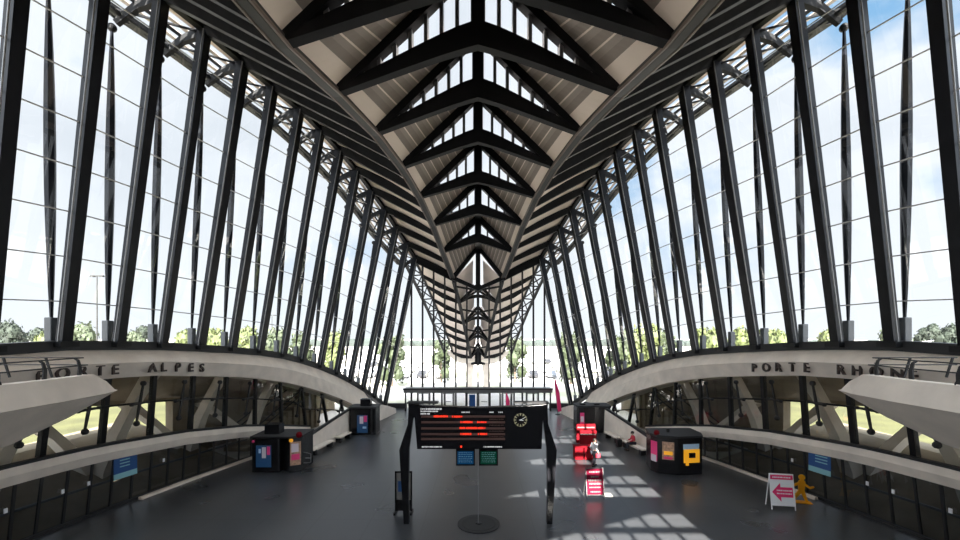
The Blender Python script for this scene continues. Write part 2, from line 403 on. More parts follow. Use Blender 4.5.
# ------------------------------------------------------------------ skylight frames
def skylight(k):
    f = FR[k]; d = f['d']
    root = empty('skylight_frame', (0, d, f['z']))
    nm = 'far end, just inside the glass wall' if k == 0 else '%s from the far glass wall' % ORD[k]
    tag(root, 'dark steel triangular skylight frame over the hall axis, ' + nm, 'skylight frame', 'triangular skylight frames along the roof spine')
    def R(mb): return rebase(mb, root)
    n = 8
    if k > 0:
        mb = MB(); pts = [chord_pt(f, t / n, -1) for t in range(n)] + [chord_pt(f, 1 - t / n, 1) for t in range(n + 1)]
        q = len(pts); hh = [0.25 + 0.80 * (1 - abs(i - (q - 1) / 2) / ((q - 1) / 2)) * (1.15 if k > 4 else 0.9) for i in range(q)]
        mb.beam(pts, 0.45, hh); R(mb).build('bottom_chord', 'steel', root)
    else:
        mb = MB(); mb.beam([(-f['w'], d, f['z']), (0, d, f['cc']), (f['w'], d, f['z'])], 0.5, 0.45); R(mb).build('bottom_chord', 'steel', root)
    for s in (-1, 1):
        mb = MB(); mb.beam([raft_pt(f, 0, s) + V((0, 0, 0.0)), raft_pt(f, 0.5, s) + V((0, 0, 0.05)), raft_pt(f, 1, s)], [0.45, 0.6, 0.5], [0.3, 0.8, 0.8] if k else 0.5)
        R(mb).build('rafter', 'steel', root)
    # glazing bars
    if k > 0:
        sp = 0.72; m = int(f['w'] / sp)
        for s in (-1, 1):
            for j in range(0, m + 1):
                x = 0.25 + j * sp
                t = 1 - x / f['w']
                if t < 0.12: continue
                zb = chord_pt(f, t, s).z; zt = raft_pt(f, t, s).z
                mb = MB(); mb.box((s * x - 0.085, d - 0.05, zb), (s * x + 0.085, d + 0.55, zt)); R(mb).build('glazing_bar', 'steelgrey', root)
        # sill ledge behind the chord, seen as the pale row under the bars
        for s in (-1, 1):
            mb = MB(); mb.beam([chord_pt(f, t / n, s) + V((0, 0.5, 0.55)) for t in range(n + 1)], 0.1, 0.12); R(mb).build('sill_bar', 'steelgrey', root)
        mb = MB(); mb.face([raft_pt(f, 0, -1) + V((0, .3, 0)), raft_pt(f, 1, -1) + V((0, .3, 0)), raft_pt(f, 0, 1) + V((0, .3, 0)), chord_pt(f, 1, 1) + V((0, .3, 0))])
        R(mb).build('skylight_glass', 'glass', root)
    # king post
    mb = MB(); mb.box((-0.27, d - 0.2, f['cc']), (0.27, d + 0.2, f['ap'])); R(mb).build('king_post', 'steel', root)
for k in range(8): skylight(k)
# ridge beam running from apex to chord
mb = MB()
root = empty('ridge_beam', (0, 30, 20)); tag(root, 'dark steel ridge girder running the length of the roof spine', 'ridge beam')
for k in range(8):
    a, b = FR[k], FR[k + 1]
    mb.beam([(0, a['d'], a['ap']), (0, b['d'], b['cc'] + 0.2)], 0.62, 0.7)
rebase(mb, root).build('girder', 'steel', root)

# ------------------------------------------------------------------ roof fins (one per post), posts, needle props
def fin(i, s):
    di, do = fin_pair(i)
    n = 8; P = [wing_section(di, do, s, t / n, lift=0.40) for t in range(n + 1)]
    dep = 0.62 + 0.62 * max(0, min(1, (40 - di) / 22.0))
    mb = MB(); R = []
    for j, p in enumerate(P):
        t = j / n; a_ = lerp(ARC, di); b_ = lerp(TT, do); zl = a_[1] + (b_[1] - a_[1]) * t
        h = max(0.12, p.z - zl - 0.10 + 0.12 * t)
        w = 0.22 + 0.22 * t
        R.append([p + V((0, -w * .9, 0.1)), p + V((0, w * .9, 0.1)), p + V((0, w * .45, -h)), p + V((0, -w * .45, -h))])
    mb.rings(R)
    root_loc = (s * lerp(TT, do)[0], do, lerp(TT, do)[1])
    o = rebase2(mb, root_loc).build('roof_fin', 'steel'); o.location = root_loc
    tag(o, 'deep dark roof fin over the %s wing, %s from the far glass wall' % (SIDE[s], ORD[14 - i]), 'roof fin', 'roof fins over the %s wing' % SIDE[s])
def rebase2(mb, loc):
    mb.v = [tuple(V(p) - V(loc)) for p in mb.v]; return mb
def post(i, s):
    d = pd(i); xb, zb = PB[i]; xt, zt = PT[i]
    root = empty('raking_post', (s * xb, d, zb))
    tag(root, 'dark steel raking post of the %s glass wall, %s from the far glass wall' % (SIDE[s], ORD[14 - i]), 'steel post', 'raking posts of the %s glass wall' % SIDE[s])
    mb = MB(); R = []
    for t in (0, 0.25, 0.5, 0.75, 1):
        x = xb + (xt - xb) * t; z = zb + (zt + 0.5 - zb) * t
        wy = (0.52 + 0.08 * t) * (0.9 if i < 4 else 1.15); wx = 0.32 + 0.12 * t + (0.1 if i > 7 else 0)
        R.append([(s * (x - wx * .55), d - wy * .5, z), (s * (x - wx * .55), d + wy * .5, z), (s * (x + wx * .25), d + wy * .38, z), (s * (x + wx * .55), d + wy * .1, z), (s * (x + wx * .55), d - wy * .35, z)])
    mb.rings(R); rebase(mb, root).build('shaft', 'steelpost', root)
    mb = MB(); mb.box((s * (xb - 0.3), d - 0.42, zb - 0.12), (s * (xb + 0.35), d + 0.42, zb + 0.10)); rebase(mb, root).build('base_plate', 'steel', root)
    mb = MB(); mb.tube([(s * (xb - 0.12), d - 0.34, zb + 0.1), (s * (xt - 0.18), d - 0.40, zt)], 0.035, 6); rebase(mb, root).build('edge_rod', 'steelgrey', root)
def prop(i, s):
    d = pd(i); xb, zb = PB[i]; xt, zt = PT[i]
    x0 = xb + 0.48; x1 = xt + 2.35
    z1 = zt - 1.35; zp = zb + 1.1
    if i >= 13: x1 = xt + 1.5
    root = empty('needle_prop', (s * x0, d, zb - 0.3))
    tag(root, 'spindle-shaped steel prop outside the %s glass wall, %s from the far glass wall' % (SIDE[s], ORD[14 - i]), 'steel prop', 'spindle props outside the %s glass wall' % SIDE[s])
    mb = MB(); mb.box((s * x0 - 0.15, d - 0.17, zb - 0.3), (s * x0 + 0.15, d + 0.17, zp)); rebase(mb, root).build('pedestal', 'pedestal', root, 0.03)
    n = 10; pts = []; rr = []
    for j in range(n + 1):
        t = j / n; pts.append((s * (x0 + (x1 - x0) * t), d, zp + (z1 - zp) * t)); rr.append(0.06 + 0.14 * math.sin(PI * t) ** 0.9)
    mb = MB(); mb.tube(pts, rr, 6); rebase(mb, root).build('spindle', 'steelpost', root)
    mb = MB(); mb.ball((s * x1, d, z1 + 0.05), 0.2, 6); rebase(mb, root).build('head_joint', 'steel', root)
for s in (-1, 1):
    for i in range(I0 + 1, 15):
        fin(i, s)
        post(i, s)
        if i >= 0: prop(i, s)

# ------------------------------------------------------------------ outer canopy lattice
for s in (-1, 1):
    root = empty('outer_canopy', (s * 16, 30, 22)); tag(root, 'lattice canopy edge outside the heads of the %s posts' % SIDE[s], 'canopy')
    ii = list(range(I0, 15))
    def PTt(q): d = 48.5 - S * (14 - q); x, z = lerp(TT, d); return x, d, z
    def out(q, o, dz): x, d, z = PTt(q); w = 1.0 if q < 12 else 1 - 0.12 * (q - 12); return V((s * (x + o * w), d, z + dz))
    qs = [I0 + j * 0.5 for j in range(2 * (14 - I0) + 1)]
    mb = MB(); mb.beam([out(q, 2.5, -0.35) for q in qs], 0.38, 0.42); rebase(mb, root).build('outer_chord', 'steel', root)
    mb = MB(); mb.beam([out(q, 1.2, -0.15) for q in qs], 0.10, 0.14); rebase(mb, root).build('middle_rail', 'steel', root)
    mb = MB(); mb.beam([out(q, 1.85, -0.75) for q in qs], 0.14, 0.14); rebase(mb, root).build('lower_rail', 'steel', root)
    mb = MB(); mb.beam([out(q, 0.05, 0.35) for q in qs], 0.35, 0.5); rebase(mb, root).build('head_beam', 'steel', root)
    for i in ii:
        mb = MB(); mb.beam([out(i, 0.1, 0.1), out(i, 1.2, -0.35), out(i, 2.15, -1.1)], [0.34, 0.26, 0.22], [0.5, 0.34, 0.26]); rebase(mb, root).build('arm', 'steel', root)
    mb = MB()
    for i in ii[:-1]:
        mb.beam([out(i, 2.5, -0.35), out(i + 1, 0.2, 0.1)], 0.09, 0.09); mb.beam([out(i + 1, 2.5, -0.35), out(i, 0.2, 0.1)], 0.09, 0.09)
        mb.beam([out(i, 2.1, -0.95), out(i + 0.5, 2.5, -0.35), out(i + 1, 2.1, -0.95)], 0.08, 0.08)
    rebase(mb, root).build('bracing', 'steel', root)
    mb = MB()
    for o in (0.55, 1.15, 1.75, 2.3):
        quadstrip(mb, [out(q, o - 0.13, 0.28) for q in qs], [out(q, o + 0.13, 0.28) for q in qs], 0.04)
    rebase(mb, root).build('roof_slats', 'skin', root)

# ------------------------------------------------------------------ side glass walls
def zclamp(t): return t
for s in (-1, 1):
    wname = 'window_%d' % (1 if s < 0 else 2)
    root = structure(empty(wname, (s * 16, 30, 8)))
    mb = MB(); q = [I0 + j for j in range(15 - I0)]
    for a in q[:-1]:
        def P(i, t, off=0.32): xb, zb = PB[i]; xt, zt = PT[i]; return V((s * (xb + (xt - xb) * t + off), pd(i), zb + (zt - zb) * t))
        mb.face([P(a, 0), P(a + 1, 0), P(a + 1, 1), P(a, 1)])
    rebase(mb, root).build('glass', 'glass', root)
    for zz in [9.6 + 1.85 * j for j in range(8)]:
        mb = MB(); pts = []
        for j in range(int((14 - I0) * 2) + 1):
            i = I0 + j * 0.5; d = 48.5 - S * (14 - i); xb, zb = lerp(BT, d); xt, zt = lerp(TT, d)
            # rails keep their share of the wall's height, so they dip towards the ends
            z = zz - (7.8 - zb) * max(0, 1 - (zz - 8) / 16) * 0.8
            if z < zt - 0.2: pts.append((s * (xb + (xt - xb) * (z - zb) / (zt - zb) + 0.12), d, z))
        if len(pts) > 2: mb.beam(pts, 0.045, 0.045); rebase(mb, root).build('glazing_rail', 'rod', root)
    # dark sill on the arch
    mb = MB(); ds = [pd(I0) + j * 1.2 for j in range(int((48.5 - pd(I0)) / 1.2) + 1)] + [48.5]
    mb.beam([(s * (base(d)[0] + 0.2), d, base(d)[1] - 0.06) for d in ds], 0.6, 0.42); rebase(mb, root).build('sill', 'blackmatt', root)

# ------------------------------------------------------------------ concrete arches
for s in (-1, 1):
    ds = [8 + j * 1.0 for j in range(38)] + [45.5, 46.5, 47.3]
    mb = MB(); R = []
    for d in ds:
        xb, zb = base(d); h = arch_h(d); zt = zb - 0.2
        if d > 44: zt -= (d - 44) * 0.35
        zl = max(zt - h, -0.2); zt = max(zt, 0.12)
        xl = wallx(d, max(zl, 0)) - 0.25; xm = xb - 0.55
        zc = zl + (zt - zl) * 0.52
        R.append([(s * (xb + 0.1), d, zt), (s * (xm), d, zc), (s * (xl), d, zl), (s * (xl + 1.3), d, zl - 0.02), (s * (xb + 1.35), d, zt)])
    mb.rings(R); o = mb.build('concrete_arch', 'concrete'); o.location = (0, 0, 0)
    tag(o, 'large pale concrete arch under the %s glass wall carrying the dark letters' % SIDE[s], 'arch')
    # lower arch beam
    ds = [8 + j * 1.0 for j in range(27)]
    R = []
    for d in ds:
        z = low_top(d); h = 0.72; x = wallx(d, z) - 0.3
        R.append([(s * x, d, z), (s * (x - 0.05), d, z - h * .45), (s * (x + 0.12), d, z - h), (s * (x + 0.75), d, z - h), (s * (x + 0.75), d, z)])
    root = empty('lower_arch', (s * 17, 20, 2)); tag(root, 'slender pale concrete lower arch along the %s glass wall' % SIDE[s], 'arch')
    mb = MB(); mb.rings(R); rebase(mb, root).build('beam', 'concrete', root)
    mb = MB(); mb.beam([(s * (wallx(d, low_top(d)) - 0.2), d, low_top(d) + 0.06) for d in ds], 0.28, 0.12); rebase(mb, root).build('top_rail', 'blackmatt', root)

    # upper band of glass between the arches
    root = structure(empty('window_%d' % (3 if s < 0 else 4), (s * 17, 28, 3)))
    mb = MB(); ds = [8 + j * 1.0 for j in range(36)]
    def lo(d): return max(low_top(d), 0.05) if d < 34 else max(0.05, 0.05)
    def hi(d): return base(d)[1] - arch_h(d) + 0.1 - 0.2
    ds = [d for d in ds if hi(d) > lo(d) + 0.05]
    for a, b in zip(ds, ds[1:]):
        mb.face([(s * (wallx(a, lo(a)) + .15), a, lo(a)), (s * (wallx(b, lo(b)) + .15), b, lo(b)), (s * (wallx(b, hi(b)) + .15), b, hi(b)), (s * (wallx(a, hi(a)) + .15), a, hi(a))])
    rebase(mb, root).build('glass', 'glassmid', root)
    for i in range(I0 + 1, 12):
        d = pd(i) - 0.1
        if hi(d) < lo(d) + 0.3: continue
        mb = MB(); mb.beam([(s * (wallx(d, lo(d)) + .22), d, lo(d)), (s * (wallx(d, hi(d)) + .22), d, hi(d))], 0.20, 0.26, (0, 1, 0)); rebase(mb, root).build('mullion', 'steel', root)
    def zr(d): return lo(d) + (hi(d) - lo(d)) * 0.56
    mb = MB(); mb.beam([(s * (wallx(d, zr(d)) + .02), d, zr(d)) for d in ds], 0.07, 0.09); rebase(mb, root).build('glazing_rail', 'steel', root)
    for i in range(I0 + 1, 11):
        for off in (0.5,):
            d = pd(i + off)
            zc = zr(d); hh = min(1.0, (hi(d) - lo(d)) * 0.3)
            if hh < 0.25: continue
            x = wallx(d, zc) - 0.18
            mb = MB(); mb.beam([(s * (x + 0.1), d - .1, zc - hh), (s * x, d, zc), (s * (x - .1), d + 0.1, zc + hh)], [0.07, 0.13, 0.07], 0.08, (1, 0, 0)); 
            mb.ball((s * (x + 0.08), d - .1, zc - hh), 0.15, 5); mb.ball((s * (x - .1), d + 0.1, zc + hh), 0.14, 5)
            mb.box((s * x - .1, d - .5, zc - .04), (s * x + .1, d + .5, zc + .04)); mb.ball((s * x, d + .5, zc), 0.1, 4); mb.ball((s * x, d - .5, zc), 0.1, 4)
            rebase(mb, root).build('glass_bracket', 'blackmatt', root)
    # lower glass
    root = structure(empty('window_%d' % (5 if s < 0 else 6), (s * 17, 25, 0)))
    ds = [8 + j * 0.9 for j in range(27)]; mb = MB()
    lt = lambda d: low_top(d) - 0.7
    for a, b in zip(ds, ds[1:]):
        mb.face([(s * (wallx(a, 0)), a, 0), (s * (wallx(b, 0)), b, 0), (s * (wallx(b, lt(b))), b, lt(b)), (s * (wallx(a, lt(a))), a, lt(a))])
    rebase(mb, root).build('glass', 'glassdark', root)
    for j in range(22):
        d = 11.86 + j * 0.948
        if lt(d) < 0.3: continue
        mb = MB(); mb.beam([(s * (wallx(d, 0) - .02), d, 0), (s * (wallx(d, lt(d)) - .02), d, lt(d) + .1)], 0.07, 0.10, (0, 1, 0)); rebase(mb, root).build('mullion', 'blackmatt', root)
    mb = MB(); mb.beam([(s * (wallx(d, 0) - 0.08), d, 0.05) for d in ds], 0.2, 0.16); rebase(mb, root).build('sill', 'blackmatt', root)
    mb = MB(); mb.beam([(s * (wallx(d, 0) + 0.9), d, 1.05) for d in ds], 0.08, 0.1); rebase(mb, root).build('handrail', 'steelgrey', root)

# skirting kerb in front of the lower glass, from the kiosk outwards
for s in (-1, 1):
    mb = MB(); pts = [(s * (lerp(XF, d)[0] - 0.35), d, 0.06) for d in (21.5, 23.8, 26, 28.3, 30)]
    mb.beam(pts, 0.22, 0.14); structure(mb.build('baseboard_' + SIDE[s], 'concrete'))

# ------------------------------------------------------------------ stair parapets joining the arch feet
for s in (-1, 1):
    path = [(29.5, 12.0, 1.05), (33, 11.35, 1.6), (36.5, 10.75, 2.05), (40, 10.0, 1.9), (43, 9.35, 1.2), (45.5, 8.9, 0.5)]
    root = empty('stair_parapet', (s * 11, 36, 0)); tag(root, 'sloping white parapet wall rising to the foot of the %s arch' % SIDE[s], 'parapet')
    mb = MB(); mb.rings([[(s * (x - 0.2), d, 0), (s * (x + 0.25), d, 0), (s * (x + .12), d, z), (s * (x - .12), d, z)] for d, x, z in path]); rebase(mb, root).build('wall_panel', 'concrete', root)
    mb = MB(); mb.beam([(s * x, d, z + 0.08) for d, x, z in path[:4]], 0.2, 0.16); rebase(mb, root).build('handrail', 'blackmatt', root)
    mb = MB(); mb.box((s * 11.25 - .06, 34.2, 1.0), (s * 11.25 + .2 * -s, 35.3, 1.35)); rebase(mb, root).build('wall_light', 'blackmatt', root)
    # end wall closing the stair well towards the glass
    mb = MB(); mb.box((s * 12.0, 29.35, 0), (s * 15.1, 29.6, 0.9)); rebase(mb, root).build('end_panel', 'concrete', root)
    for n, (d0, d1) in enumerate(((29.2, 32.0), (32.7, 34.6))):
        b = empty('bench', (s * 11.2, (d0 + d1) / 2, 0))
        tag(b, 'low pale stone bench at the foot of the %s parapet, %s the viewer' % (SIDE[s], 'nearer' if n == 0 else 'farther from'), 'bench')
        m1 = MB(); xa = lerp([(p[0], p[1]) for p in path], d0)[0] - 0.62; xb_ = lerp([(p[0], p[1]) for p in path], d1)[0] - 0.62
        m1.beam([(s * xa, d0, 0.42), (s * xb_, d1, 0.42)], 0.5, 0.1); rebase(m1, b).build('seat', 'concrete', b, 0.02)
        for q in (0.12, 0.88):
            m2 = MB(); m2.beam([(s * (xa + (xb_ - xa) * (q - .04)), d0 + (d1 - d0) * (q - .04), 0.185), (s * (xa + (xb_ - xa) * (q + .04)), d0 + (d1 - d0) * (q + .04), 0.185)], 0.42, 0.37); rebase(m2, b).build('support', 'blackmatt', b)

# ------------------------------------------------------------------ letters on the arches
def letters(s, chars, label):
    root = empty('arch_lettering', (s * 16.5, 22, 6)); tag(root, label, 'lettering')
    for ch, u in chars:
        d = 15.0
        for _ in range(60):
            zt = base(d)[1] - 0.2; z = zt - arch_h(d) * 0.72
            d = 0.5 * d + 0.5 * (base(d)[0] - 0.5) * F / u
        zt = base(d)[1] - 0.2; h = arch_h(d); zl = zt - h
        x = wallx(d, zl) - 0.25 + (base(d)[0] - 0.55 - (wallx(d, zl) - 0.25)) * 0.55
        cu = bpy.data.curves.new('letter', 'FONT'); cu.body = ch; cu.size = 0.66; cu.extrude = 0.05; cu.offset = 0.012; cu.align_x = 'CENTER'; cu.align_y = 'CENTER'; cu.resolution_u = 3
        tmp = bpy.data.objects.new('tmp', cu)
        me = bpy.data.meshes.new_from_object(tmp); me.name = 'letter'
        me.materials.clear(); me.materials.append(M['letter'])
        o = bpy.data.objects.new('letter', me); COL.objects.link(o); bpy.data.objects.remove(tmp)
        o.parent = root
        x0, x1 = base(d - 0.5)[0], base(d + 0.5)[0]
        ang = math.atan2(x0 - x1, 1.0)
        o.rotation_euler = (PI / 2, 0, (PI / 2 - ang) if s < 0 else (-PI / 2 + ang))
        o.location = V((s * (x - 0.12), d, zl + h * 0.30)) - root.location
        o['label'] = 'dark letter ' + ch
letters(-1, [('P', 436), ('O', 414), ('R', 394), ('T', 377), ('E', 362), ('A', 325), ('L', 314), ('P', 300), ('E', 287), ('S', 276)], 'dark raised letters PORTE ALPES on the left concrete arch')
letters(1, [('P', 276), ('O', 288), ('R', 300), ('T', 314), ('E', 328), ('R', 362), ('H', 378), ('Ô', 397), ('N', 418), ('E', 434)], 'dark raised letters PORTE RHÔNE on the right concrete arch')

# ------------------------------------------------------------------ balconies beside the viewer
for s in (-1, 1):
    root = empty('balcony', (s * 12, 6, 6)); tag(root, 'pale concrete cantilevered balcony with rail at the %s edge' % SIDE[s], 'balcony')
    mb = MB(); R = []
    for d, xi, zt, zr_, zlow, xlow in ((1.0, -9.3, 7.28, 6.75, 5.0, -11.2), (8.0, -9.9, 7.22, 6.68, 5.35, -11.5), (10.5, -10.2, 7.20, 6.66, 5.6, -11.5), (11.9, -10.42, 7.2, 6.66, 6.0, -11.4), (12.45, -10.55, 6.95, 6.68, 6.3, -11.2), (12.75, -10.75, 6.72, 6.66, 6.55, -11.0)):
        xi, xlow = xi * -s, xlow * -s
        R.append([(-xi * 1.0 * -1, d, zr_), (xi + (-0.28) * -s * 1.0, d, zt), (xi + (-0.6) * -s, d, zt), (xi + (-0.62) * -s, d, min(zt - .04, max(6.3, zlow + .08))), (xi + (-4.0) * -s, d, min(zt - .05, max(6.3, zlow + .1))), (xlow + (-3.5) * -s, d, zlow), (xlow, d, zlow)])
    mb.rings(R)
    rebase(mb, root).build('parapet', 'concrete', root)
    rx = lambda d: lerp([(1, 9.62), (8, 10.25), (12.2, 10.85)], d)[0] + 0.15
    for d in (3.0, 6.2, 8.0, 9.4, 10.6, 11.7):
        mb = MB(); x = rx(d)
        mb.beam([(s * x, d, 7.15), (s * (x - .02), d, 7.42), (s * (x + 0.03), d, 7.60), (s * (x + 0.12), d, 7.66)], [0.10, 0.09, 0.07, 0.05], 0.035, (1, 0, 0)); rebase(mb, root).build('rail_post', 'blackmatt', root)
    for dx, z in ((0.12, 7.66), (0.0, 7.46)):
        mb = MB(); mb.tube([(s * (rx(d) + dx), d, z) for d in (1.5, 4, 8, 10, 11.7, 12.0)] + [(s * (rx(12) + 2.6), 12.1, z)], 0.018, 6); rebase(mb, root).build('rail_bar', 'blackmatt', root)
    for x in (1.2, 2.4):
        mb = MB(); mb.beam([(s * (rx(12) + x - .1), 12.1, 7.1), (s * (rx(12) + x + .08), 12.1, 7.66)], 0.05, 0.04, (0, 1, 0)); rebase(mb, root).build('rail_post', 'blackmatt', root)
    mb = MB(); c = V((s * 10.3, 9.1, 7.27)); mb.tube([c + V((0, 0.12 * math.cos(a), 0.12 * math.sin(a) - .05)) for a in [j * PI / 8 for j in range(14)]], 0.014, 6); rebase(mb, root).build('cable_loop', 'blackmatt', root)

# ------------------------------------------------------------------ far glass wall with its doors
D = 48.5
root = structure(empty('window_7', (0, D, 0)))
mxs = [(-66.5 + 11.08 * j) * D / F for j in range(13)]
def vtop(x):
    a = abs(x); w0, z0 = FR[0]['w'], FR[0]['z']
    if a < w0: return FR[0]['cc'] + (z0 - FR[0]['cc']) * a / w0
    return z0 + (PT[14][1] - z0) * (a - w0) / (PT[14][0] - w0)
for x in mxs:
    mb = MB(); mb.box((x - 0.09, D - 0.15, 0.0), (x + 0.09, D + 0.15, vtop(x))); rebase(mb, root).build('mullion', 'blackmatt', root)
mb = MB(); xe = PT[14][0]
mb.face([(-PB[14][0], D + .05, 0.3), (PB[14][0], D + .05, 0.3), (xe, D + .05, PT[14][1]), (FR[0]['w'], D + .05, FR[0]['z']), (0, D + .05, FR[0]['cc']), (-FR[0]['w'], D + .05, FR[0]['z']), (-xe, D + .05, PT[14][1])])
rebase(mb, root).build('glass', 'glass', root)
for s in (-1, 1):
    mb = MB(); mb.beam([(s * FR[0]['w'], D, FR[0]['z'] - .05), (s * (FR[0]['w'] + xe) / 2, D, (FR[0]['z'] + PT[14][1]) / 2 + .0), (s * xe, D, PT[14][1])], 0.5, 0.62); rebase(mb, root).build('head_beam', 'steel', root)
    mb = MB(); mb.box((s * 8.1, D - 0.2, 0), (s * 10.2, D + 0.2, 0.55)); rebase(mb, root).build('sill', 'blackmatt', root)
root = empty('entrance_lobby', (0, 47.2, 0)); tag(root, 'long low glazed entrance lobby across the far glass wall', 'entrance')
mb = MB(); mb.box((-8.1, 46.4, 2.0), (8.1, 48.3, 2.42)); rebase(mb, root).build('canopy', 'steelgrey', root)
mb = MB(); mb.box((-8.15, 46.3, 2.36), (8.15, 46.45, 2.5)); rebase(mb, root).build('fascia', 'blackmatt', root)
for j in range(13):
    x = -7.9 + j * 15.8 / 12
    mb = MB(); mb.box((x - .07, 46.5, 0), (x + .07, 46.65, 2.0)); rebase(mb, root).build('door_post', 'blackmatt', root)
    if j < 12 and j in (1, 3, 5, 6, 8, 10):
        dd = MB(); x1 = x + 15.8 / 12
        for a, b, z0, z1 in ((x + .1, x + .16, 0.05, 1.95), (x1 - .16, x1 - .1, 0.05, 1.95), (x + .1, x1 - .1, 0.03, 0.15), (x + .1, x1 - .1, 1.88, 1.96), (x + .3, x1 - .3, 1.0, 1.06)):
            dd.box((a, 46.54, z0), (b, 46.6, z1))
        rebase(dd, root).build('door_frame', 'steelgrey', root)
mb = MB(); mb.face([(-7.9, 46.58, 0), (7.9, 46.58, 0), (7.9, 46.58, 2.0), (-7.9, 46.58, 2.0)]); rebase(mb, root).build('door_glass', 'glass', root)
o = MB(); o.box((-0.95, 46.15, 0.3), (-0.3, 46.25, 1.85)); o.box((-0.9, 46.1, 0), (-0.82, 46.3, 0.35)); o.box((-0.43, 46.1, 0), (-0.35, 46.3, 0.35)); o = o.build('notice_board', ['posterblue']); tag(o, 'blue notice panel standing at the middle of the entrance lobby', 'notice')

def banner(x, y, lean, h, label):
    r = empty('feather_banner', (x, y, 0)); tag(r, label, 'banner')
    m1 = MB(); pts = [(0, 0), (0.42, 0.15), (0.40, h * 0.6), (0.12, h), (0, h)]
    R = [[(p[0] + lean * p[1], -0.02, p[1] + 0.25) for p in pts], [(p[0] + lean * p[1], 0.02, p[1] + 0.25) for p in pts]]
    m1.rings(R); m1.build('flag', 'pink', r)
    m2 = MB(); m2.tube([(0, 0, 0), (0, 0, 0.3), (lean * h, 0, h + 0.25)], 0.025, 6); m2.build('pole', 'steelgrey', r)
    m3 = MB(); m3.disc((0, 0, 0), 0.25, 0.05, 16); m3.build('base_plate', 'blackmatt', r)
banner(2.95, 45.2, 0.0, 1.9, 'narrow pink flag banner in front of the entrance lobby')
banner(8.3, 44.5, -0.10, 3.4, 'tall leaning pink flag banner to the right of the entrance lobby')

# ------------------------------------------------------------------ the beak outside
root = empty('beak_roof', (0, 57, 0)); tag(root, 'steel ribbed beak of the roof descending outside the far glass wall', 'canopy')
for s in (-1, 1):
    ds = [48.9, 51, 53, 55.25, 57.5, 60, 62, 64.2, 66.5]
    A = [V((s * lerp(BEAK_ARC, d)[0], d, lerp(BEAK_ARC, d)[1])) for d in ds]; B = [V((s * lerp(BEAK_OUT, d)[0], d, lerp(BEAK_OUT, d)[1])) for d in ds]
    mb = MB(); quadstrip(mb, A, B, 0.15); rebase(mb, root).build('wing_lining', 'skin', root)
    for a, b in zip(A[1:], B[1:]):
        mb = MB(); mb.beam([a - V((0, 0, .1)), (a + b) / 2 - V((0, 0, .25)), b - V((0, 0, .1))], 0.4, [0.35, 0.6, 0.35]); rebase(mb, root).build('rib', 'steel', root)
    mb = MB(); mb.beam([p - V((0, 0, .1)) for p in A], 0.35, 0.4); rebase(mb, root).build('inner_beam', 'steel', root)
    mb = MB(); B2 = [p + V((s * 1.3, 0, -0.1)) for p in B]; mb.beam(B2, 0.28, 0.3)
    for j in range(len(B) - 1):
        mb.beam([B[j], B2[j + 1]], 0.12, 0.12); mb.beam([B2[j], B[j + 1]], 0.12, 0.12); mb.beam([B[j], B2[j]], 0.16, 0.16)
    mb.beam(B, 0.25, 0.3); rebase(mb, root).build('edge_lattice', 'steel', root)
# middle: cross frames between the inner beams, open to the sky above
for d in (53, 57.5, 62, 66.5):
    w, z = lerp(BEAK_ARC, d)
    mb = MB(); mb.beam([(-w, d, z), (-w * .5, d, z + .55), (0, d, z + .75), (w * .5, d, z + .55), (w, d, z)], 0.35, 0.4)
    mb.beam([(-w, d, z), (0, d, z + 2.2)], 0.3, 0.35); mb.beam([(w, d, z), (0, d, z + 2.2)], 0.3, 0.35); mb.box((-.12, d - .1, z + .6), (.12, d + .1, z + 2.2))
    rebase(mb, root).build('cross_frame', 'steel', root)
mb = MB(); mb.beam([(0, d, lerp(BEAK_ARC, d)[1] + 2.2) for d in (48.9, 53, 57.5, 62, 66.5)], 0.35, 0.5); rebase(mb, root).build('ridge', 'steel', root)
mb = MB()
for d0, d1 in ((50, 53), (54.5, 57.5), (59, 62), (63.5, 66.5)):
    for s in (-1, 1):
        a, b = lerp(BEAK_ARC, d0), lerp(BEAK_ARC, d1)
        mb.beam([(s * a[0], d0, a[1]), (0, (d0 + d1) / 2, a[1] - .3), (-s * b[0], d1, b[1])], 0.2, 0.22)
rebase(mb, root).build('cross_brace', 'steel', root)
for (d0, d1) in ((48.9, 53), (53, 57.5), (57.5, 62), (62, 66.5)):
    a, b = lerp(BEAK_ARC, d0), lerp(BEAK_ARC, d1)
    for s in (-1, 1):
        mb = MB(); quadstrip(mb, [V((s * a[0], d0 + .2, a[1] + .1)), V((s * b[0], d1, b[1] + .1))], [V((s * a[0] * .2, d0 + .2, a[1] + 2.3)), V((s * b[0] * .28, d1, b[1] + 2.3))], .1)
        rebase(mb, root).build('inner_boards', 'skin', root)
# concrete foot of the beak
root = empty('beak_foot', (0, 69, -0.3)); tag(root, 'white concrete foot with two legs where the beak meets the ground', 'concrete foot')
for s in (-1, 1):
    mb = MB(); mb.rings([[(s * x0, y0, z), (s * x1, y0, z), (s * x1, y1, z), (s * x0, y1, z)] for x0, x1, y0, y1, z in ((0.9, 1.9, 69, 70.4, -0.3), (0.8, 1.7, 68.5, 70, 2.0), (0.6, 1.9, 67.6, 69.6, 4.0), (0.5, 3.0, 66.4, 69, 5.2))]); rebase(mb, root).build('leg', 'concrete', root)
    mb = MB(); mb.rings([[(s * x, y, z - h), (s * x, y + 1.6, z - h), (s * x, y + 1.6, z), (s * x, y, z)] for x, y, z, h in ((0.5, 67.0, 5.1, 1.0), (2.2, 66.8, 5.3, 1.6), (3.9, 66.4, 5.7, 1.3), (4.7, 66.0, 5.9, 0.4))]); rebase(mb, root).build('wing_haunch', 'concrete', root)
mb = MB(); mb.box((-1.1, 67.2, 3.6), (1.1, 68.8, 5.6)); rebase(mb, root).build('head_block', 'steel', root)

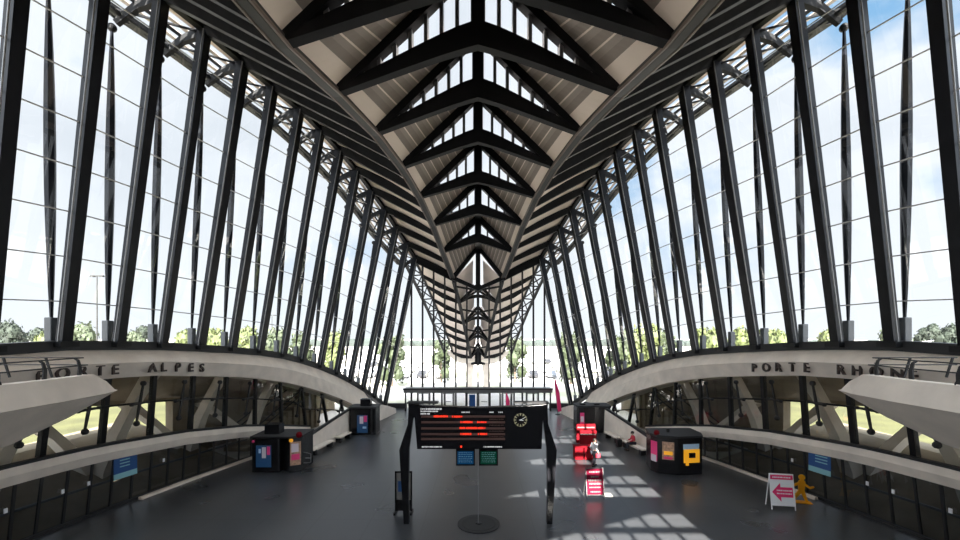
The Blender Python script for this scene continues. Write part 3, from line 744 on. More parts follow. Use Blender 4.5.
# ------------------------------------------------------------------ outside, beside the hall
for s in (-1, 1):
    root = empty('outer_soffit', (s * 20, 25, 5)); tag(root, 'brown concrete canopy slab outside the %s arch' % SIDE[s], 'concrete canopy')
    mb = MB(); ds = [6, 12, 18, 24, 30, 36, 41]
    A = [(s * (base(d)[0] + 1.4), d, base(d)[1] - 0.6) for d in ds]
    B = [(s * (base(d)[0] + 7.0), d, max(1.9, base(d)[1] - 3.35)) for d in ds]
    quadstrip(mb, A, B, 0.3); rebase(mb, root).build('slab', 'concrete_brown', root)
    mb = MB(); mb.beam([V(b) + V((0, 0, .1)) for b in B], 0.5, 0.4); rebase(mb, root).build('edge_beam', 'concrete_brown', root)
    for n, d in enumerate((12.0, 17.2, 22.4, 27.6, 32.8)):
        r2 = empty('forked_pier', (s * (base(d)[0] + 3.3), d, -0.32)); tag(r2, 'forked concrete pier outside the %s glass, %s from the near end' % (SIDE[s], ORD[n]), 'pier', 'forked piers outside the %s glass' % SIDE[s])
        xb, zb = base(d); xx = xb + 3.3
        for q, (tx, ty, tz) in enumerate(((xb + 1.6, d + 2.2, zb - 0.9), (xb + 6.2, d - 1.2, zb - 3.4))):
            m1 = MB(); R = []
            for t in (0, 0.2, 0.45, 0.7, 1.0):
                cx = xx + (tx - xx) * t ** 1.6; cy = d + (ty - d) * t ** 1.6; cz = -0.32 + (tz + .4) * t; w = 0.75 - 0.35 * t + (0.3 if t == 1 else 0)
                R.append([(s * (cx - w * .5), cy - w * .6, cz), (s * (cx + w * .5), cy - w * .6, cz), (s * (cx + w * .5), cy + w * .6, cz), (s * (cx - w * .5), cy + w * .6, cz)])
            m1.rings(R); rebase(m1, r2).build('branch', 'concrete', r2)
    mb = MB(); mb.box((s * 25, 4, -0.31) if s > 0 else (-62, 4, -0.31), (62, 75, -0.26) if s > 0 else (-25, 75, -0.26))
    o = mb.build('lawn', 'grass'); tag(o, 'sunlit dry lawn outside the %s glass wall' % SIDE[s], 'lawn', kind='stuff')
    # low embankment in the canopy's shade
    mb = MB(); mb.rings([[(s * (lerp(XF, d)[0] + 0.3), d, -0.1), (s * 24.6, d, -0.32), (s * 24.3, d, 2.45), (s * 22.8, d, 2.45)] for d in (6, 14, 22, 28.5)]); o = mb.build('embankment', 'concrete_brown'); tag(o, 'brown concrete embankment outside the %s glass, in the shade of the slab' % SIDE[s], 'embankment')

for s in (-1, 1):
    ds = [29.5, 33, 37, 41, 44.5, 49.5]
    wx = [base(d)[0] + 6.0 for d in ds[:-1]] + [16.6]
    mb = MB(); mb.rings([[(s * x, d, -0.32), (s * (x + .5), d, -0.32), (s * (x + .5), d, z), (s * x, d, z)] for d, x, z in zip(ds, wx, (3.9, 3.6, 3.4, 3.2, 3.0, 2.6))])
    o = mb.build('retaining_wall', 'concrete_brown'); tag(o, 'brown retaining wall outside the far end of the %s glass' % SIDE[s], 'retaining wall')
    root = empty('outdoor_stair', (s * 17.5, 36, -0.3)); tag(root, 'outdoor stair with dark rails climbing outside the far end of the %s glass' % SIDE[s], 'stair')
    for j in range(12):
        d = 31.5 + j * 0.75; x = base(d)[0] + 3.2
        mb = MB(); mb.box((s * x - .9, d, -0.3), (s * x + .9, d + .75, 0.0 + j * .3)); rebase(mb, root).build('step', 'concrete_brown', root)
    for off in (-.95, .95):
        for zz in (1.0, .55):
            mb = MB(); mb.tube([(s * (base(d)[0] + 3.2) + off, d, (d - 31.5) * .4 + zz) for d in (31.5, 34, 37, 40.5)], .05, 6); rebase(mb, root).build('stair_rail', 'blackmatt', root)

# trees
def crown_mesh(name, m, r, n_clump, n_leaf, seed, conic=False):
    rnd = random.Random(seed); mb = MB()
    cl = []
    for k in range(n_clump):
        a = rnd.uniform(0, 2 * PI); u = rnd.uniform(-0.75, 1); rr = r * rnd.uniform(0.25, 0.75) * (1 - (0.5 * (u + 1)) * (0.85 if conic else 0.35))
        cl.append((V((rr * math.cos(a), rr * math.sin(a), u * r * (1.35 if conic else 0.8))), r * rnd.uniform(0.28, 0.5) * (0.7 if conic else 1)))
    for c, cr in cl:
        mb.ball(c, cr * 0.75, 4)
        for _ in range(n_leaf):
            dv = V((rnd.gauss(0, 1), rnd.gauss(0, 1), rnd.gauss(0, 1))).normalized(); p = c + dv * cr * rnd.uniform(0.7, 1.05)
            a = V((rnd.gauss(0, 1), rnd.gauss(0, 1), rnd.gauss(0, 1))).normalized() * r * 0.075; b = dv.cross(a).normalized() * r * 0.06
            mb.face([p - a, p + b, p + a, p - b])
    return mb.mesh(name, m)
CR = {'round': [crown_mesh('crown', 'leaf', 2.6, 16, 60, 1), crown_mesh('crown', 'leafbright', 2.6, 16, 60, 2)], 'conifer': [crown_mesh('crown', 'leafdark', 2.2, 20, 60, 3, True)], 'dark': [crown_mesh('crown', 'leafdark', 2.6, 18, 60, 5)]}
tm = MB(); tm.tube([(0, 0, -0.2), (0.05, 0, 1.2), (0, 0, 2.6)], [0.2, 0.15, 0.1], 7); TRUNK = tm.mesh('trunk', 'bark')
def tree(kind, v, px, d, ytop, label, group='trees outside the hall'):
    x = (px - CX) * d / F; ztop = H + (HY - ytop) * d / F
    sc = max(0.4, (ztop + 0.32) / (5.6 if kind == 'conifer' else 4.7))
    ws = 0.62 if kind != 'conifer' else 0.85
    r = empty('conifer' if kind == 'conifer' else 'tree', (x, d, -0.32), random.uniform(0, 6)); r.scale = (sc * ws, sc * ws, sc * 0.93)
    tag(r, label, 'tree', group)
    a = bpy.data.objects.new('crown', CR[kind][v]); COL.objects.link(a); a.parent = r; a.location = (0, 0, 2.6 if kind == 'conifer' else 2.75)
    b = bpy.data.objects.new('trunk', TRUNK); COL.objects.link(b); b.parent = r
T = [('round', 0, 77, 75, 323, 'broad green tree beside the lamp post, left glass wall'), ('conifer', 0, 37, 95, 327, 'dark conifer beyond the second pane from the left edge'),
     ('dark', 0, 15, 110, 329, 'dark low tree at the far left edge'), ('dark', 0, 5, 120, 325, 'taller dark tree at the left edge of the picture'),
     ('round', 1, 45, 60, 336, 'bright yellow-green bush by the first left prop'), ('round', 0, 131, 85, 331, 'green tree behind the third left post'), ('conifer', 0, 143, 100, 325, 'small conifer behind the third left post'),
     ('round', 1, 184, 80, 333, 'bright bush between the left posts, one bay past the conifer'), ('round', 1, 217, 75, 332, 'bright bush in the middle bays of the left glass wall'), ('round', 1, 246, 70, 331, 'bright tree in the sixth left bay'),
     ('round', 0, 272, 62, 330, 'green tree seen low between the left posts'), ('round', 0, 298, 66, 334, 'green tree seen between left posts above the arch shoulder'), ('round', 1, 332, 70, 335, 'green tree near the far end of the left glass wall'),
     ('round', 0, 392, 72, 336, 'small green tree at the far left corner post'), ('round', 0, 441, 78, 342, 'green tree left of the beak foot'), ('round', 0, 515, 78, 338, 'green tree right of the beak foot'),
     ('round', 0, 571, 75, 334, 'green tree at the far right corner post'), ('round', 0, 622, 62, 331, 'green tree behind the far right posts'), ('round', 1, 645, 60, 329, 'bright green tree behind the right posts'), ('round', 0, 664, 64, 331, 'green tree above the right arch shoulder'),
     ('round', 1, 711, 62, 332, 'bright round tree in the middle bays of the right glass wall'), ('round', 1, 746, 66, 332, 'bright bush right of the round tree, right glass wall'), ('round', 1, 778, 72, 333, 'low bright bush in the right glass wall'), ('round', 1, 826, 85, 333, 'small bright bush above the word PORTE'),
     ('conifer', 0, 931, 95, 323, 'tall pointed conifer in the last right bay'), ('conifer', 0, 922, 100, 327, 'shorter conifer left of the tall one, right glass wall'), ('conifer', 0, 941, 105, 330, 'small conifer right of the tall one'), ('dark', 0, 951, 100, 328, 'dark rounded tree at the right edge of the picture'),
     ('round', 0, 894, 90, 331, 'pale green tree in the second to last right bay')]
for t in T: tree(*t)
# distant belts of woodland: nobody could count these
def belt(x0, x1, d, zt, seed, label):
    rnd = random.Random(seed); mb = MB(); x = x0
    while x < x1:
        h = zt * 0.8 * rnd.uniform(0.6, 1.1); mb.ball((x, d + rnd.uniform(-6, 6), h * 0.2), h * 0.55, 5, (1.5, 1.2, 1)); x += h * 0.7
    o = mb.build('woodland', 'woodland', smooth=False); tag(o, label, 'woodland', kind='stuff')
belt(-520, -230, 210, 8.5, 11, 'distant belt of trees on the horizon at the far left')
belt(-230, -20, 330, 11.0, 12, 'distant belt of trees on the horizon left of the beak')
belt(20, 330, 330, 9.0, 13, 'distant belt of trees on the horizon right of the beak')
belt(230, 520, 210, 5.5, 14, 'distant belt of trees on the horizon at the far right')

# cars on the forecourt
def car_meshes():
    body = MB(); prof = [(-2.1, .35), (-2.15, .75), (-1.9, .95), (-1.35, 1.0), (-0.75, 1.42), (0.7, 1.45), (1.35, 1.0), (2.0, .85), (2.12, .5), (2.05, .3)]
    body.rings([[(x, y * (0.86 if z > 1.1 else 1), z) for x, z in prof] for y in (-0.85, 0.85)])
    gl = MB(); gl.rings([[(x, y, z) for x, z in ((-1.2, 1.02), (-0.72, 1.38), (0.66, 1.40), (1.15, 1.02))] for y in (-0.80, 0.80)])
    wh = MB(); wh.rings([[(0.32 * math.cos(a), y, 0.32 * math.sin(a)) for a in [2 * PI * k / 14 for k in range(14)]] for y in (-0.1, 0.1)])
    return body, gl, wh
bd, gl, wh = car_meshes()
GLM = gl.mesh('window_band', 'carglass'); WHM = wh.mesh('wheel', 'tyre'); BM = {}
def car(x, y, rz, colr, label):
    if colr not in BM: BM[colr] = bd.mesh('body', 'car_' + colr)
    r = empty('car', (x, y, -0.3), rz); tag(r, label, 'car', 'cars parked on the forecourt')
    for nm, me, loc in (('body', BM[colr], (0, 0, 0)), ('window_band', GLM, (0, 0, 0.02)), ('wheel', WHM, (-1.3, .8, .32)), ('wheel', WHM, (1.3, .8, .32)), ('wheel', WHM, (-1.3, -.8, .32)), ('wheel', WHM, (1.3, -.8, .32))):
        o = bpy.data.objects.new(nm, me); COL.objects.link(o); o.parent = r; o.location = loc
rc = random.Random(4); rows = [(86, 'nearest'), (98, 'second'), (112, 'third'), (128, 'rearmost')]
for s in (-1, 1):
    for ri, (dy, nm) in enumerate(rows):
        for j in range(7):
            x = s * (7.5 + ri * 0.8 + j * 3.6); colr = rc.choice(['white', 'silver', 'grey', 'white', 'silver', 'silver', 'white', 'black'])
            car(x, dy + rc.uniform(-.5, .5), PI / 2 + rc.uniform(-.04, .04), colr, '%s car in the %s parking row %s of the beak, %s from the middle' % (colr, nm, SIDE[s], ORD[j]))
for s in (-1, 1):
    for j in range(7):
        colr = rc.choice(['white', 'silver', 'grey', 'white']); car(s * (26 + j * 3.2), 74 + j * 1.2, PI / 2 + 0.1, colr, '%s car parked beyond the %s glass wall, %s from the beak' % (colr, SIDE[s], ORD[j]))

# street lamps
def lamp(px, d, ytop, label):
    x = (px - CX) * d / F; h = H + (HY - ytop) * d / F
    r = empty('street_lamp', (x, d, -0.32)); tag(r, label, 'street lamp')
    m1 = MB(); m1.tube([(0, 0, 0), (0, 0, h)], [0.13, 0.07], 8); m1.build('pole', 'tyre', r)
    m2 = MB(); m2.box((-0.9, -.12, h), (0.9, .12, h + .14)); m2.box((-.9, -.2, h - .1), (-.35, .2, h + .05)); m2.box((.35, -.2, h - .1), (.9, .2, h + .05)); m2.build('lamp_head', 'tyre', r)
lamp(97, 60, 274, 'tall twin-headed street lamp outside the left glass wall')
lamp(272, 95, 314, 'small distant street lamp beyond the left glass wall')

# ------------------------------------------------------------------ departure gantry
GY = 18.85
def gx(px): return (px - CX) * GY / F
def gz(py): return H + (HY - py) * GY / F
root = empty('departure_board', (0, GY, 0)); tag(root, 'black departure board gantry on two blade legs in mid hall', 'departure board')
def G(mb): return rebase(mb, root)
for s in (-1, 1):
    pts = [(-3.05, 5.28), (-3.08, 4.4), (-3.46, 3.25), (-3.36, 1.6), (-3.26, 0.0), (-3.02, 0.0), (-3.05, 1.6), (-3.02, 3.3), (-2.86, 4.55), (-2.80, 4.72), (-2.70, 4.72), (-2.6, 5.28)]
    mb = MB(); mb.prism([(p[0] * -s, p[1]) for p in pts], 'y', GY - 0.14, GY + 0.14); G(mb).build('leg', 'black', root, 0.02)
mb = MB(); mb.prism([(-3.06, 5.28), (-2.2, 5.20), (0, 5.12), (2.2, 5.20), (3.06, 5.28), (2.98, 4.78), (2.84, 4.70), (2.78, 3.31), (-2.66, 3.31), (-2.78, 4.70), (-2.98, 4.78)], 'y', GY - 0.20, GY + 0.20); G(mb).build('display_case', 'black', root, 0.02)
mb = MB(); mb.box((-3.1, GY - .25, 5.3), (-1.75, GY + .25, 5.36)); mb.box((1.6, GY - .25, 5.3), (3.1, GY + .25, 5.36)); G(mb).build('top_plate', 'blackmatt', root)
yf = GY - 0.215
for j, z in enumerate([4.74, 4.49, 4.22, 3.97, 3.76]):
    mb = MB(); mb.box((-2.48, yf, z - .045), (1.18, yf + .03, z + .045)); G(mb).build('display_row', 'ledbrown', root)
rl = random.Random(9)
def marks(x0, x1, z, h, m, name, w0=0.03, w1=0.05):
    mb = MB(); x = x0
    while x < x1:
        w = rl.uniform(w0, w1)
        hh = h * rl.choice((1, 0.75, 0.9, 1)); mb.box((x, yf - .012, z - hh / 2), (x + w * .8, yf + .005, z - hh / 2 + hh)); x += w * (1.25 if rl.random() > .15 else 2.0)
    G(mb).build(name, m, root)
for x0, x1, z in ((-1.93, -1.33, 4.75), (-1.13, -.72, 4.74), (-.76, -.22, 4.50), (-.03, .35, 4.50), (-.80, .33, 4.24), (-.76, -.25, 3.98), (0.0, .40, 3.98)): marks(x0, x1, z, 0.085, 'led', 'red_text')
for x0, x1, z, h in ((-2.5, -1.6, 5.07, .07), (-2.5, -1.75, 4.97, .06), (-2.5, -2.1, 4.86, .06), (-.72, -.38, 4.93, .05), (.5, .68, 4.93, .05), (.9, 1.08, 4.93, .05), (-2.45, -1.6, 3.42, .05), (.25, 1.05, 3.42, .05)): marks(x0, x1, z, h, 'ledwhite', 'white_text', 0.02, 0.035)
for z in (4.62, 4.36, 4.1, 3.86): marks(0.5, 1.12, z + .0, 0.04, 'ledbrown', 'dim_text', 0.02, 0.03)
mb = MB(); mb.box((-.77, yf - .01, 3.39), (-.70, yf, 3.47)); G(mb).build('red_mark', 'led', root)
# clock
ck = empty('clock_face', (0, 0, 0)); ck.parent = root
mb = MB(); cx, cz = gx(520), gz(419)
for k in range(60):
    a = 2 * PI * k / 60; r0 = 0.29; big = k % 5 == 0
    L = 0.10 if big else 0.035; w = 0.03 if big else 0.01
    u = V((math.sin(a), 0, math.cos(a))); t = V((math.cos(a), 0, -math.sin(a))); c = V((cx, yf - .005, cz))
    mb.face([c + u * r0 - t * w / 2, c + u * r0 + t * w / 2, c + u * (r0 - L) + t * w / 2, c + u * (r0 - L) - t * w / 2])
G(mb)
bpy.data.objects.remove(ck)
mb.build('clock_dial', 'clockmark', root)
for nm, a, L, w in (('hour_hand', 100, 0.13, 0.03), ('minute_hand', 60, 0.22, 0.02)):
    a = math.radians(a); u = V((math.sin(a), 0, math.cos(a))); t = V((math.cos(a), 0, -math.sin(a))); c = V((cx, yf - .012, cz)); mb = MB()
    mb.rings([[c - u * .04 - t * w / 2 + V((0, q, 0)), c - u * .04 + t * w / 2 + V((0, q, 0)), c + u * L + t * w / 3 + V((0, q, 0)), c + u * L - t * w / 3 + V((0, q, 0))] for q in (0, .006)]); G(mb).build(nm, 'ledwhite', root)
for px0, px1, scr, nm in ((456, 475, 'scrblue', 'blue'), (479, 498, 'scrgreen', 'green')):
    m = empty('hanging_monitor', ((gx(px0) + gx(px1)) / 2, GY, 2.55)); tag(m, 'small monitor with a %s screen hanging under the departure board' % nm, 'monitor')
    w = (gx(px1) - gx(px0)) / 2
    mb = MB(); mb.box((-w, -.08, 0), (w, .25, .74)); mb.build('casing', 'black', m, 0.02)
    mb = MB(); mb.box((-w + .07, -.1, .08), (w - .07, -.075, .64)); sc_ = mb.build('screen', scr, m)
    mb = MB(); mb.box((-.05, 0, .74), (.05, .1, .80)); mb.build('bracket', 'blackmatt', m)
    mb = MB()
    for q in range(6):
        z = .57 - q * .08; x = -w + .12
        while x < w - .15:
            ww = rl.uniform(.03, .09); mb.box((x, -.106, z), (x + ww, -.099, z + .018)); x += ww + .03
    mb.build('screen_text', 'posterteal', m)

# floor disc with a thin cable down the middle
root = empty('floor_disc', (0.03, 18.75, 0)); tag(root, 'round dark metal disc set in the floor under the board', 'floor disc')
mb = MB(); mb.disc((0, 0, 0), 0.93, 0.03, 40); mb.build('rim', 'blackmatt', root)
mb = MB(); mb.disc((0, 0, 0.03), 0.74, 0.012, 40); mb.build('grille', 'tyre', root)
mb = MB(); mb.disc((0, 0, 0.04), 0.14, 0.03, 20); mb.build('hub', 'blackmatt', root)
mb = MB(); mb.tube([(0.01, 18.75, 0.06), (0.01, 18.9, 3.3)], 0.012, 6); o = mb.build('steel_cable', 'rod'); tag(o, 'thin steel cable from the board down to the floor disc', 'cable')

# easel display behind the left leg
root = empty('display_stand', (-3.47, 19.9, 0)); tag(root, 'black framed poster stand behind the left gantry leg', 'display stand')
mb = MB(); mb.prism([(-.40, 0.1), (-.33, 0.1), (-.33, 1.95), (-.40, 1.95)], 'y', -.03, .03); mb.prism([(.33, 0.1), (.40, 0.1), (.40, 1.95), (.33, 1.95)], 'y', -.03, .03); mb.prism([(-.40, 1.88), (.40, 1.88), (.40, 1.95), (-.40, 1.95)], 'y', -.03, .03); mb.prism([(-.33, 0.55), (.33, 0.55), (.33, .62), (-.33, .62)], 'y', -.03, .03)
mb.build('frame', 'black', root)
mb = MB(); mb.box((-.33, -.01, .62), (.33, .01, 1.88)); mb.build('poster', 'adsky' if False else 'wall', root)
mb = MB(); mb.box((-.25, -.02, 1.0), (.1, -.012, 1.5)); mb.build('poster_picture', 'posterblue', root)
mb = MB(); mb.box((-.33, -.03, .12), (.33, .03, .55)); mb.build('panel', 'black', root)
for s in (-1, 1):
    mb = MB(); mb.box((s * .37 - .05, -.28, 0), (s * .37 + .05, .28, .1)); mb.build('foot', 'blackmatt', root)

# ------------------------------------------------------------------ kiosks
def rounded(x0, x1, y0, y1, r, n=4):
    P = []
    for cx, cy, a0 in ((x1 - r, y0 + r, -PI / 2), (x1 - r, y1 - r, 0), (x0 + r, y1 - r, PI / 2), (x0 + r, y0 + r, PI)):
        for k in range(n + 1):
            a = a0 + PI / 2 * k / n; P.append((cx + r * math.cos(a), cy + r * math.sin(a)))
    return P
def poly_at(mb, x0, x1, z0, z1, y, th=0.03): mb.box((x0, y - th, z0), (x1, y, z1)); return mb
# left, nearer: two joined black cabinets
root = empty('ticket_kiosk', (-12.2, 26.2, 0)); tag(root, 'black double kiosk with a blue screen and red button, nearer one on the left', 'kiosk')
mb = MB(); mb.rings([[(x, y, z) for x, y in rounded(-1.45, 0.25, -0.5, 1.5, 0.12)] for z in (0.04, 2.05)]); mb.build('cabinet', 'black', root)
mb = MB(); mb.rings([[(x, y, z) for x, y in ((0.25, -0.1), (0.9, -0.55), (1.5, -0.2), (1.5, 1.5), (0.25, 1.5))] for z in (0.04, 2.1)]); mb.build('side_cabinet', 'black', root)
mb = MB(); mb.rings([[(x, y, z) for x, y in ((-1.5, -0.55), (0.2, -0.55), (0.9, -0.62), (1.55, -0.25), (1.55, 1.55), (-1.5, 1.55))] for z in (2.1, 2.2)]); mb.build('roof_slab', 'blackmatt', root)
mb = MB(); mb.box((-.95, .1, 2.2), (-.05, .8, 2.78)); mb.build('header_box', 'black', root)
mb = MB(); poly_at(mb, -1.15, -.25, .35, 1.65, -.5); scr = mb.build('screen', 'adblue', root)
for x0, x1, z0, z1, m in ((-.78, -.55, .9, 1.55, 'adlight'), (-.48, -.30, 1.1, 1.6, 'adpink'), (-.98, -.86, 1.2, 1.45, 'adsky')):
    mb = MB(); poly_at(mb, x0, x1, z0, z1, -.53); mb.build('screen_picture', m, root)
mb = MB(); mb.beam([(0.93, -.58, 1.15), (1.45, -.28, 1.15)], 0.03, 1.4); mb.build('side_poster', 'adbrown', root)
mb = MB(); mb.beam([(1.0, -.58, 1.5), (1.35, -.38, 1.5)], 0.03, .5); mb.build('side_picture', 'adlight', root)
mb = MB(); mb.beam([(1.0, -.58, 0.95), (1.4, -.35, 0.95)], 0.03, .35); mb.build('side_picture', 'adpink', root)
mb = MB(); mb.ball((1.35, -.3, 2.25), .19, 8); mb.build('button_sign', 'red', root, smooth=True, label='round red sign ball')
mb = MB(); mb.ball((.95, -.5, 1.95), .12, 6); mb.build('badge', 'adamber', root, smooth=True)
mb = MB(); mb.ball((-1.3, -.56, 1.9), .08, 6); mb.build('badge', 'adpink', root, smooth=True)
mb = MB(); mb.tube([(1.7, 0, .45), (1.95, 0, .5), (1.95, 0.0, 1.0), (1.6, 0, 1.1)], .03, 6); mb.tube([(1.6, 0, .75), (1.95, 0, .75)], .03, 6); mb.tube([(1.5, 0, .45), (1.7, 0, .45)], .03, 6); mb.tube([(1.5, 0, 1.1), (1.6, 0, 1.1)], .03, 6); mb.build('side_rail', 'steelgrey', root)
# left, farther
root = empty('ticket_kiosk', (-9.6, 35.9, 0)); tag(root, 'black kiosk with a bright poster, farther one on the left beside the arch foot', 'kiosk')
mb = MB(); mb.rings([[(x, y, z) for x, y in rounded(-1.1, 1.1, -0.5, 1.2, 0.12)] for z in (0.04, 2.2)]); mb.build('cabinet', 'black', root)
mb = MB(); mb.rings([[(x, y, z) for x, y in rounded(-1.16, 1.16, -0.58, 1.25, 0.14)] for z in (2.2, 2.32)]); mb.build('roof_slab', 'blackmatt', root)
mb = MB(); mb.box((-.3, .0, 2.32), (.55, .6, 2.9)); mb.build('header_box', 'black', root)
mb = MB(); poly_at(mb, -.42, .45, .2, 1.65, -.5); mb.build('screen', 'adblue', root)
for x0, x1, z0, z1, m in ((-.2, .1, .95, 1.55, 'adlight'), (.15, .4, 1.1, 1.6, 'adpink'), (.05, .35, .55, .72, 'adsky')):
    mb = MB(); poly_at(mb, x0, x1, z0, z1, -.53); mb.build('screen_picture', m, root)
mb = MB(); mb.box((.72, -.58, .1), (.84, -.5, 2.15)); mb.build('front_rib', 'blackmatt', root)
# right, nearer: three faceted faces with posters
root = empty('ticket_kiosk', (12.0, 25.9, 0)); tag(root, 'black faceted kiosk with three lit posters, nearer one on the right', 'kiosk')
pl = [(-1.45, .2), (-1.25, -.35), (-.2, -.75), (1.3, -.55), (1.6, .2), (1.6, 1.5), (-1.2, 1.5)]
mb = MB(); mb.rings([[(x, y, z) for x, y in pl] for z in (0.04, 2.2)]); mb.build('cabinet', 'black', root)
mb = MB(); mb.rings([[(x * 1.03, y * 1.05, z) for x, y in pl] for z in (2.2, 2.32)]); mb.build('roof_slab', 'blackmatt', root)
def facet(a, b, t0, t1, z0, z1, m, nm, off=.02):
    a, b = V((*a, 0)), V((*b, 0)); n = (b - a).cross(V((0, 0, 1))).normalized() * off
    mb = MB(); p, q = a + (b - a) * t0 + n, a + (b - a) * t1 + n
    mb.rings([[(*(p + n * k).xy, z0), (*(q + n * k).xy, z0), (*(q + n * k).xy, z1), (*(p + n * k).xy, z1)] for k in (-.5, 1)]); return mb.build(nm, m, root)
facet(pl[0], pl[1], .1, .95, .75, 1.9, 'adpink', 'poster'); facet(pl[0], pl[1], .2, .9, .7, 1.1, 'adlight', 'poster_picture', .04)
facet(pl[1], pl[2], .22, .8, .9, 1.95, 'adbrown', 'poster'); facet(pl[1], pl[2], .3, .72, 1.2, 1.4, 'adamber', 'poster_picture', .04); facet(pl[1], pl[2], .3, .72, .95, 1.08, 'adpink', 'poster_picture', .04)
facet(pl[2], pl[3], .22, .88, .75, 1.55, 'adamber', 'poster'); facet(pl[2], pl[3], .2, .86, 1.55, 1.85, 'adsky', 'poster_picture', .02)
facet(pl[2], pl[3], .42, .68, 1.05, 1.35, 'black', 'poster_picture', .05); facet(pl[2], pl[3], .3, .42, .6, .85, 'adamber', 'poster_picture', .03)
mb = MB(); mb.ball((-1.25, -.2, 2.42), .17, 8); mb.build('button_sign', 'red', root, smooth=True, label='round red sign ball')
mb = MB(); mb.disc((-.3, .4, 2.32), .1, .22, 10); mb.build('roof_vent', 'blackmatt', root)
# right, farther: curved front
root = empty('ticket_kiosk', (9.9, 36.6, 0)); tag(root, 'black curved kiosk with pink edges, farther one on the right beside the arch foot', 'kiosk')
pl2 = [(-1.45, 1.2), (-1.45, -.1), (-1.35, -.45), (-1.0, -.62), (-.5, -.5), (0.0, -.38), (.5, -.45), (.95, -.6), (1.3, -.5), (1.42, -.1), (1.42, 1.2)]
mb = MB(); mb.rings([[(x, y, z) for x, y in pl2] for z in (0.04, 2.15)]); mb.build('cabinet', 'black', root)
mb = MB(); mb.rings([[(x * 1.04, y * 1.06, z) for x, y in pl2] for z in (2.15, 2.3)]); mb.build('roof_slab', 'blackmatt', root)
for x0, x1, m in ((-1.3, -.95, 'adpink'),): 
    mb = MB(); poly_at(mb, x0, x1, .6, 1.75, -.64); mb.build('poster', m, root)
mb = MB(); poly_at(mb, -1.25, -1.0, 1.0, 1.45, -.67); mb.build('poster_picture', 'adlight', root)
mb = MB(); poly_at(mb, .85, .97, .4, 1.9, -.62); mb.build('light_strip', 'adpink', root)
for x in (-.9, .3):
    mb = MB(); mb.box((x - .22, 0, 2.3), (x + .22, .3, 2.42)); mb.build('roof_unit', 'blackmatt', root)

# ------------------------------------------------------------------ red information desk
root = empty('reception_desk', (7.02, 28.6, 0)); tag(root, 'red reception desk of two boxes beside the standing person', 'desk')
for s, x in ((-1, -.31), (1, .33)):
    mb = MB(); mb.box((x - .28, -.3, 0.02), (x + .28, .3, .85)); mb.build('cabinet', 'red', root, 0.03)
mb = MB(); mb.box((-.62, -.34, .85), (.64, .34, .90)); mb.build('counter_top', 'red', root)
for n, (x, y, w, h, lb) in enumerate(((7.95, 30.9, 1.2, 1.4, 'red display panel with a pale line, directly behind the red desk'), (8.35, 33.1, 1.45, 1.42, 'red display panel farthest behind the red desk'))):
    r = empty('standing_display', (x, y, 0)); tag(r, lb, 'display panel')
    mb = MB(); mb.box((-w / 2, -.12, .05), (w / 2, .12, h)); mb.build('board', 'red', r, 0.02)
    mb = MB(); mb.box((-w / 2 + .05, -.135, h - .30), (w / 2 - .05, -.12, h - .22)); mb.build('stripe', 'whitedim', r)
    mb = MB(); mb.box((-w / 2, -.2, 0), (w / 2, .2, .05)); mb.build('base', 'red', r)

# ------------------------------------------------------------------ signs on the floor
def aframe(name, x, y, rz, w, h, label, face, frame):
    r = empty(name, (x, y, 0), rz); tag(r, label, 'sign')
    lean = 0.16
    mb = MB()
    for s in (-1, 1): mb.beam([(s * (w / 2 - .02), 0, 0), (s * (w / 2 - .02), lean * h, h)], .04, .04)
    mb.beam([(-w / 2, lean * h, h), (w / 2, lean * h, h)], .04, .04); mb.beam([(-w / 2, lean * .22, .2), (w / 2, lean * .22, .2)], .04, .04)
    mb.build('frame', frame, r)
    mb = MB()
    for s in (-1, 1): mb.beam([(s * (w / 2 - .03), 0.62, 0), (s * (w / 2 - .03), lean * h, h)], .035, .035)
    mb.build('back_frame', frame, r)
    mb = MB(); mb.rings([[(-w / 2 + .04, lean * z - .01 + q, z), (w / 2 - .04, lean * z - .01 + q, z)][:] for z in (0,) for q in (0,)]) if False else None
    def patch(pts, m, nm, off):
        k = MB(); k.rings([[(px, lean * pz - off + q, pz) for px, pz in pts] for q in (0, .008)]); return k.build(nm, m, r)
    patch([(-w / 2 + .03, .22), (w / 2 - .03, .22), (w / 2 - .03, h - .03), (-w / 2 + .03, h - .03)], face, 'board', .02)
    return r, patch
def text_bars(patch, x0, x1, z, h, m, off=.034):
    x = x0
    while x < x1 - .02:
        w = min(rl.uniform(.03, .09), x1 - x); patch([(x, z), (x + w, z), (x + w, z + h), (x, z + h)], m, 'printed_word', off); x += w + .025
r, patch = aframe('floor_sign', 5.95, 21.6, 0.03, .92, 1.5, 'pink floor sign with white lines of print in the sun patch', 'pinkdim', 'whitedim')
for z, h, x0, x1 in ((1.28, .07, -.28, .28), (1.05, .06, -.2, .2), (.86, .09, -.34, .34), (.70, .09, -.30, .33), (.54, .06, -.3, .28), (.32, .07, -.25, .25)): text_bars(patch, x0, x1, z, h, 'whitedim')
mb = MB(); mb.box((.45, .3, 0), (1.0, .75, .03)); mb.build('foot_plate', 'wall', r)
r, patch = aframe('floor_sign', 14.5, 20.25, -0.16, 1.06, 1.62, 'white floor sign with a pink left arrow beside the amber figure', 'white', 'white')
patch([(-.49, 1.38), (.49, 1.38), (.49, 1.58), (-.49, 1.58)], 'pink', 'header', .03); text_bars(patch, -.4, .4, 1.45, .06, 'white', .042)
patch([(-.45, .80), (-.08, 1.22), (-.08, 1.03), (.45, 1.03), (.45, .58), (-.08, .58), (-.08, .38)], 'pink', 'arrow', .03)
text_bars(patch, -.25, .4, .86, .05, 'white', .042); text_bars(patch, -.25, .38, .72, .05, 'white', .042)

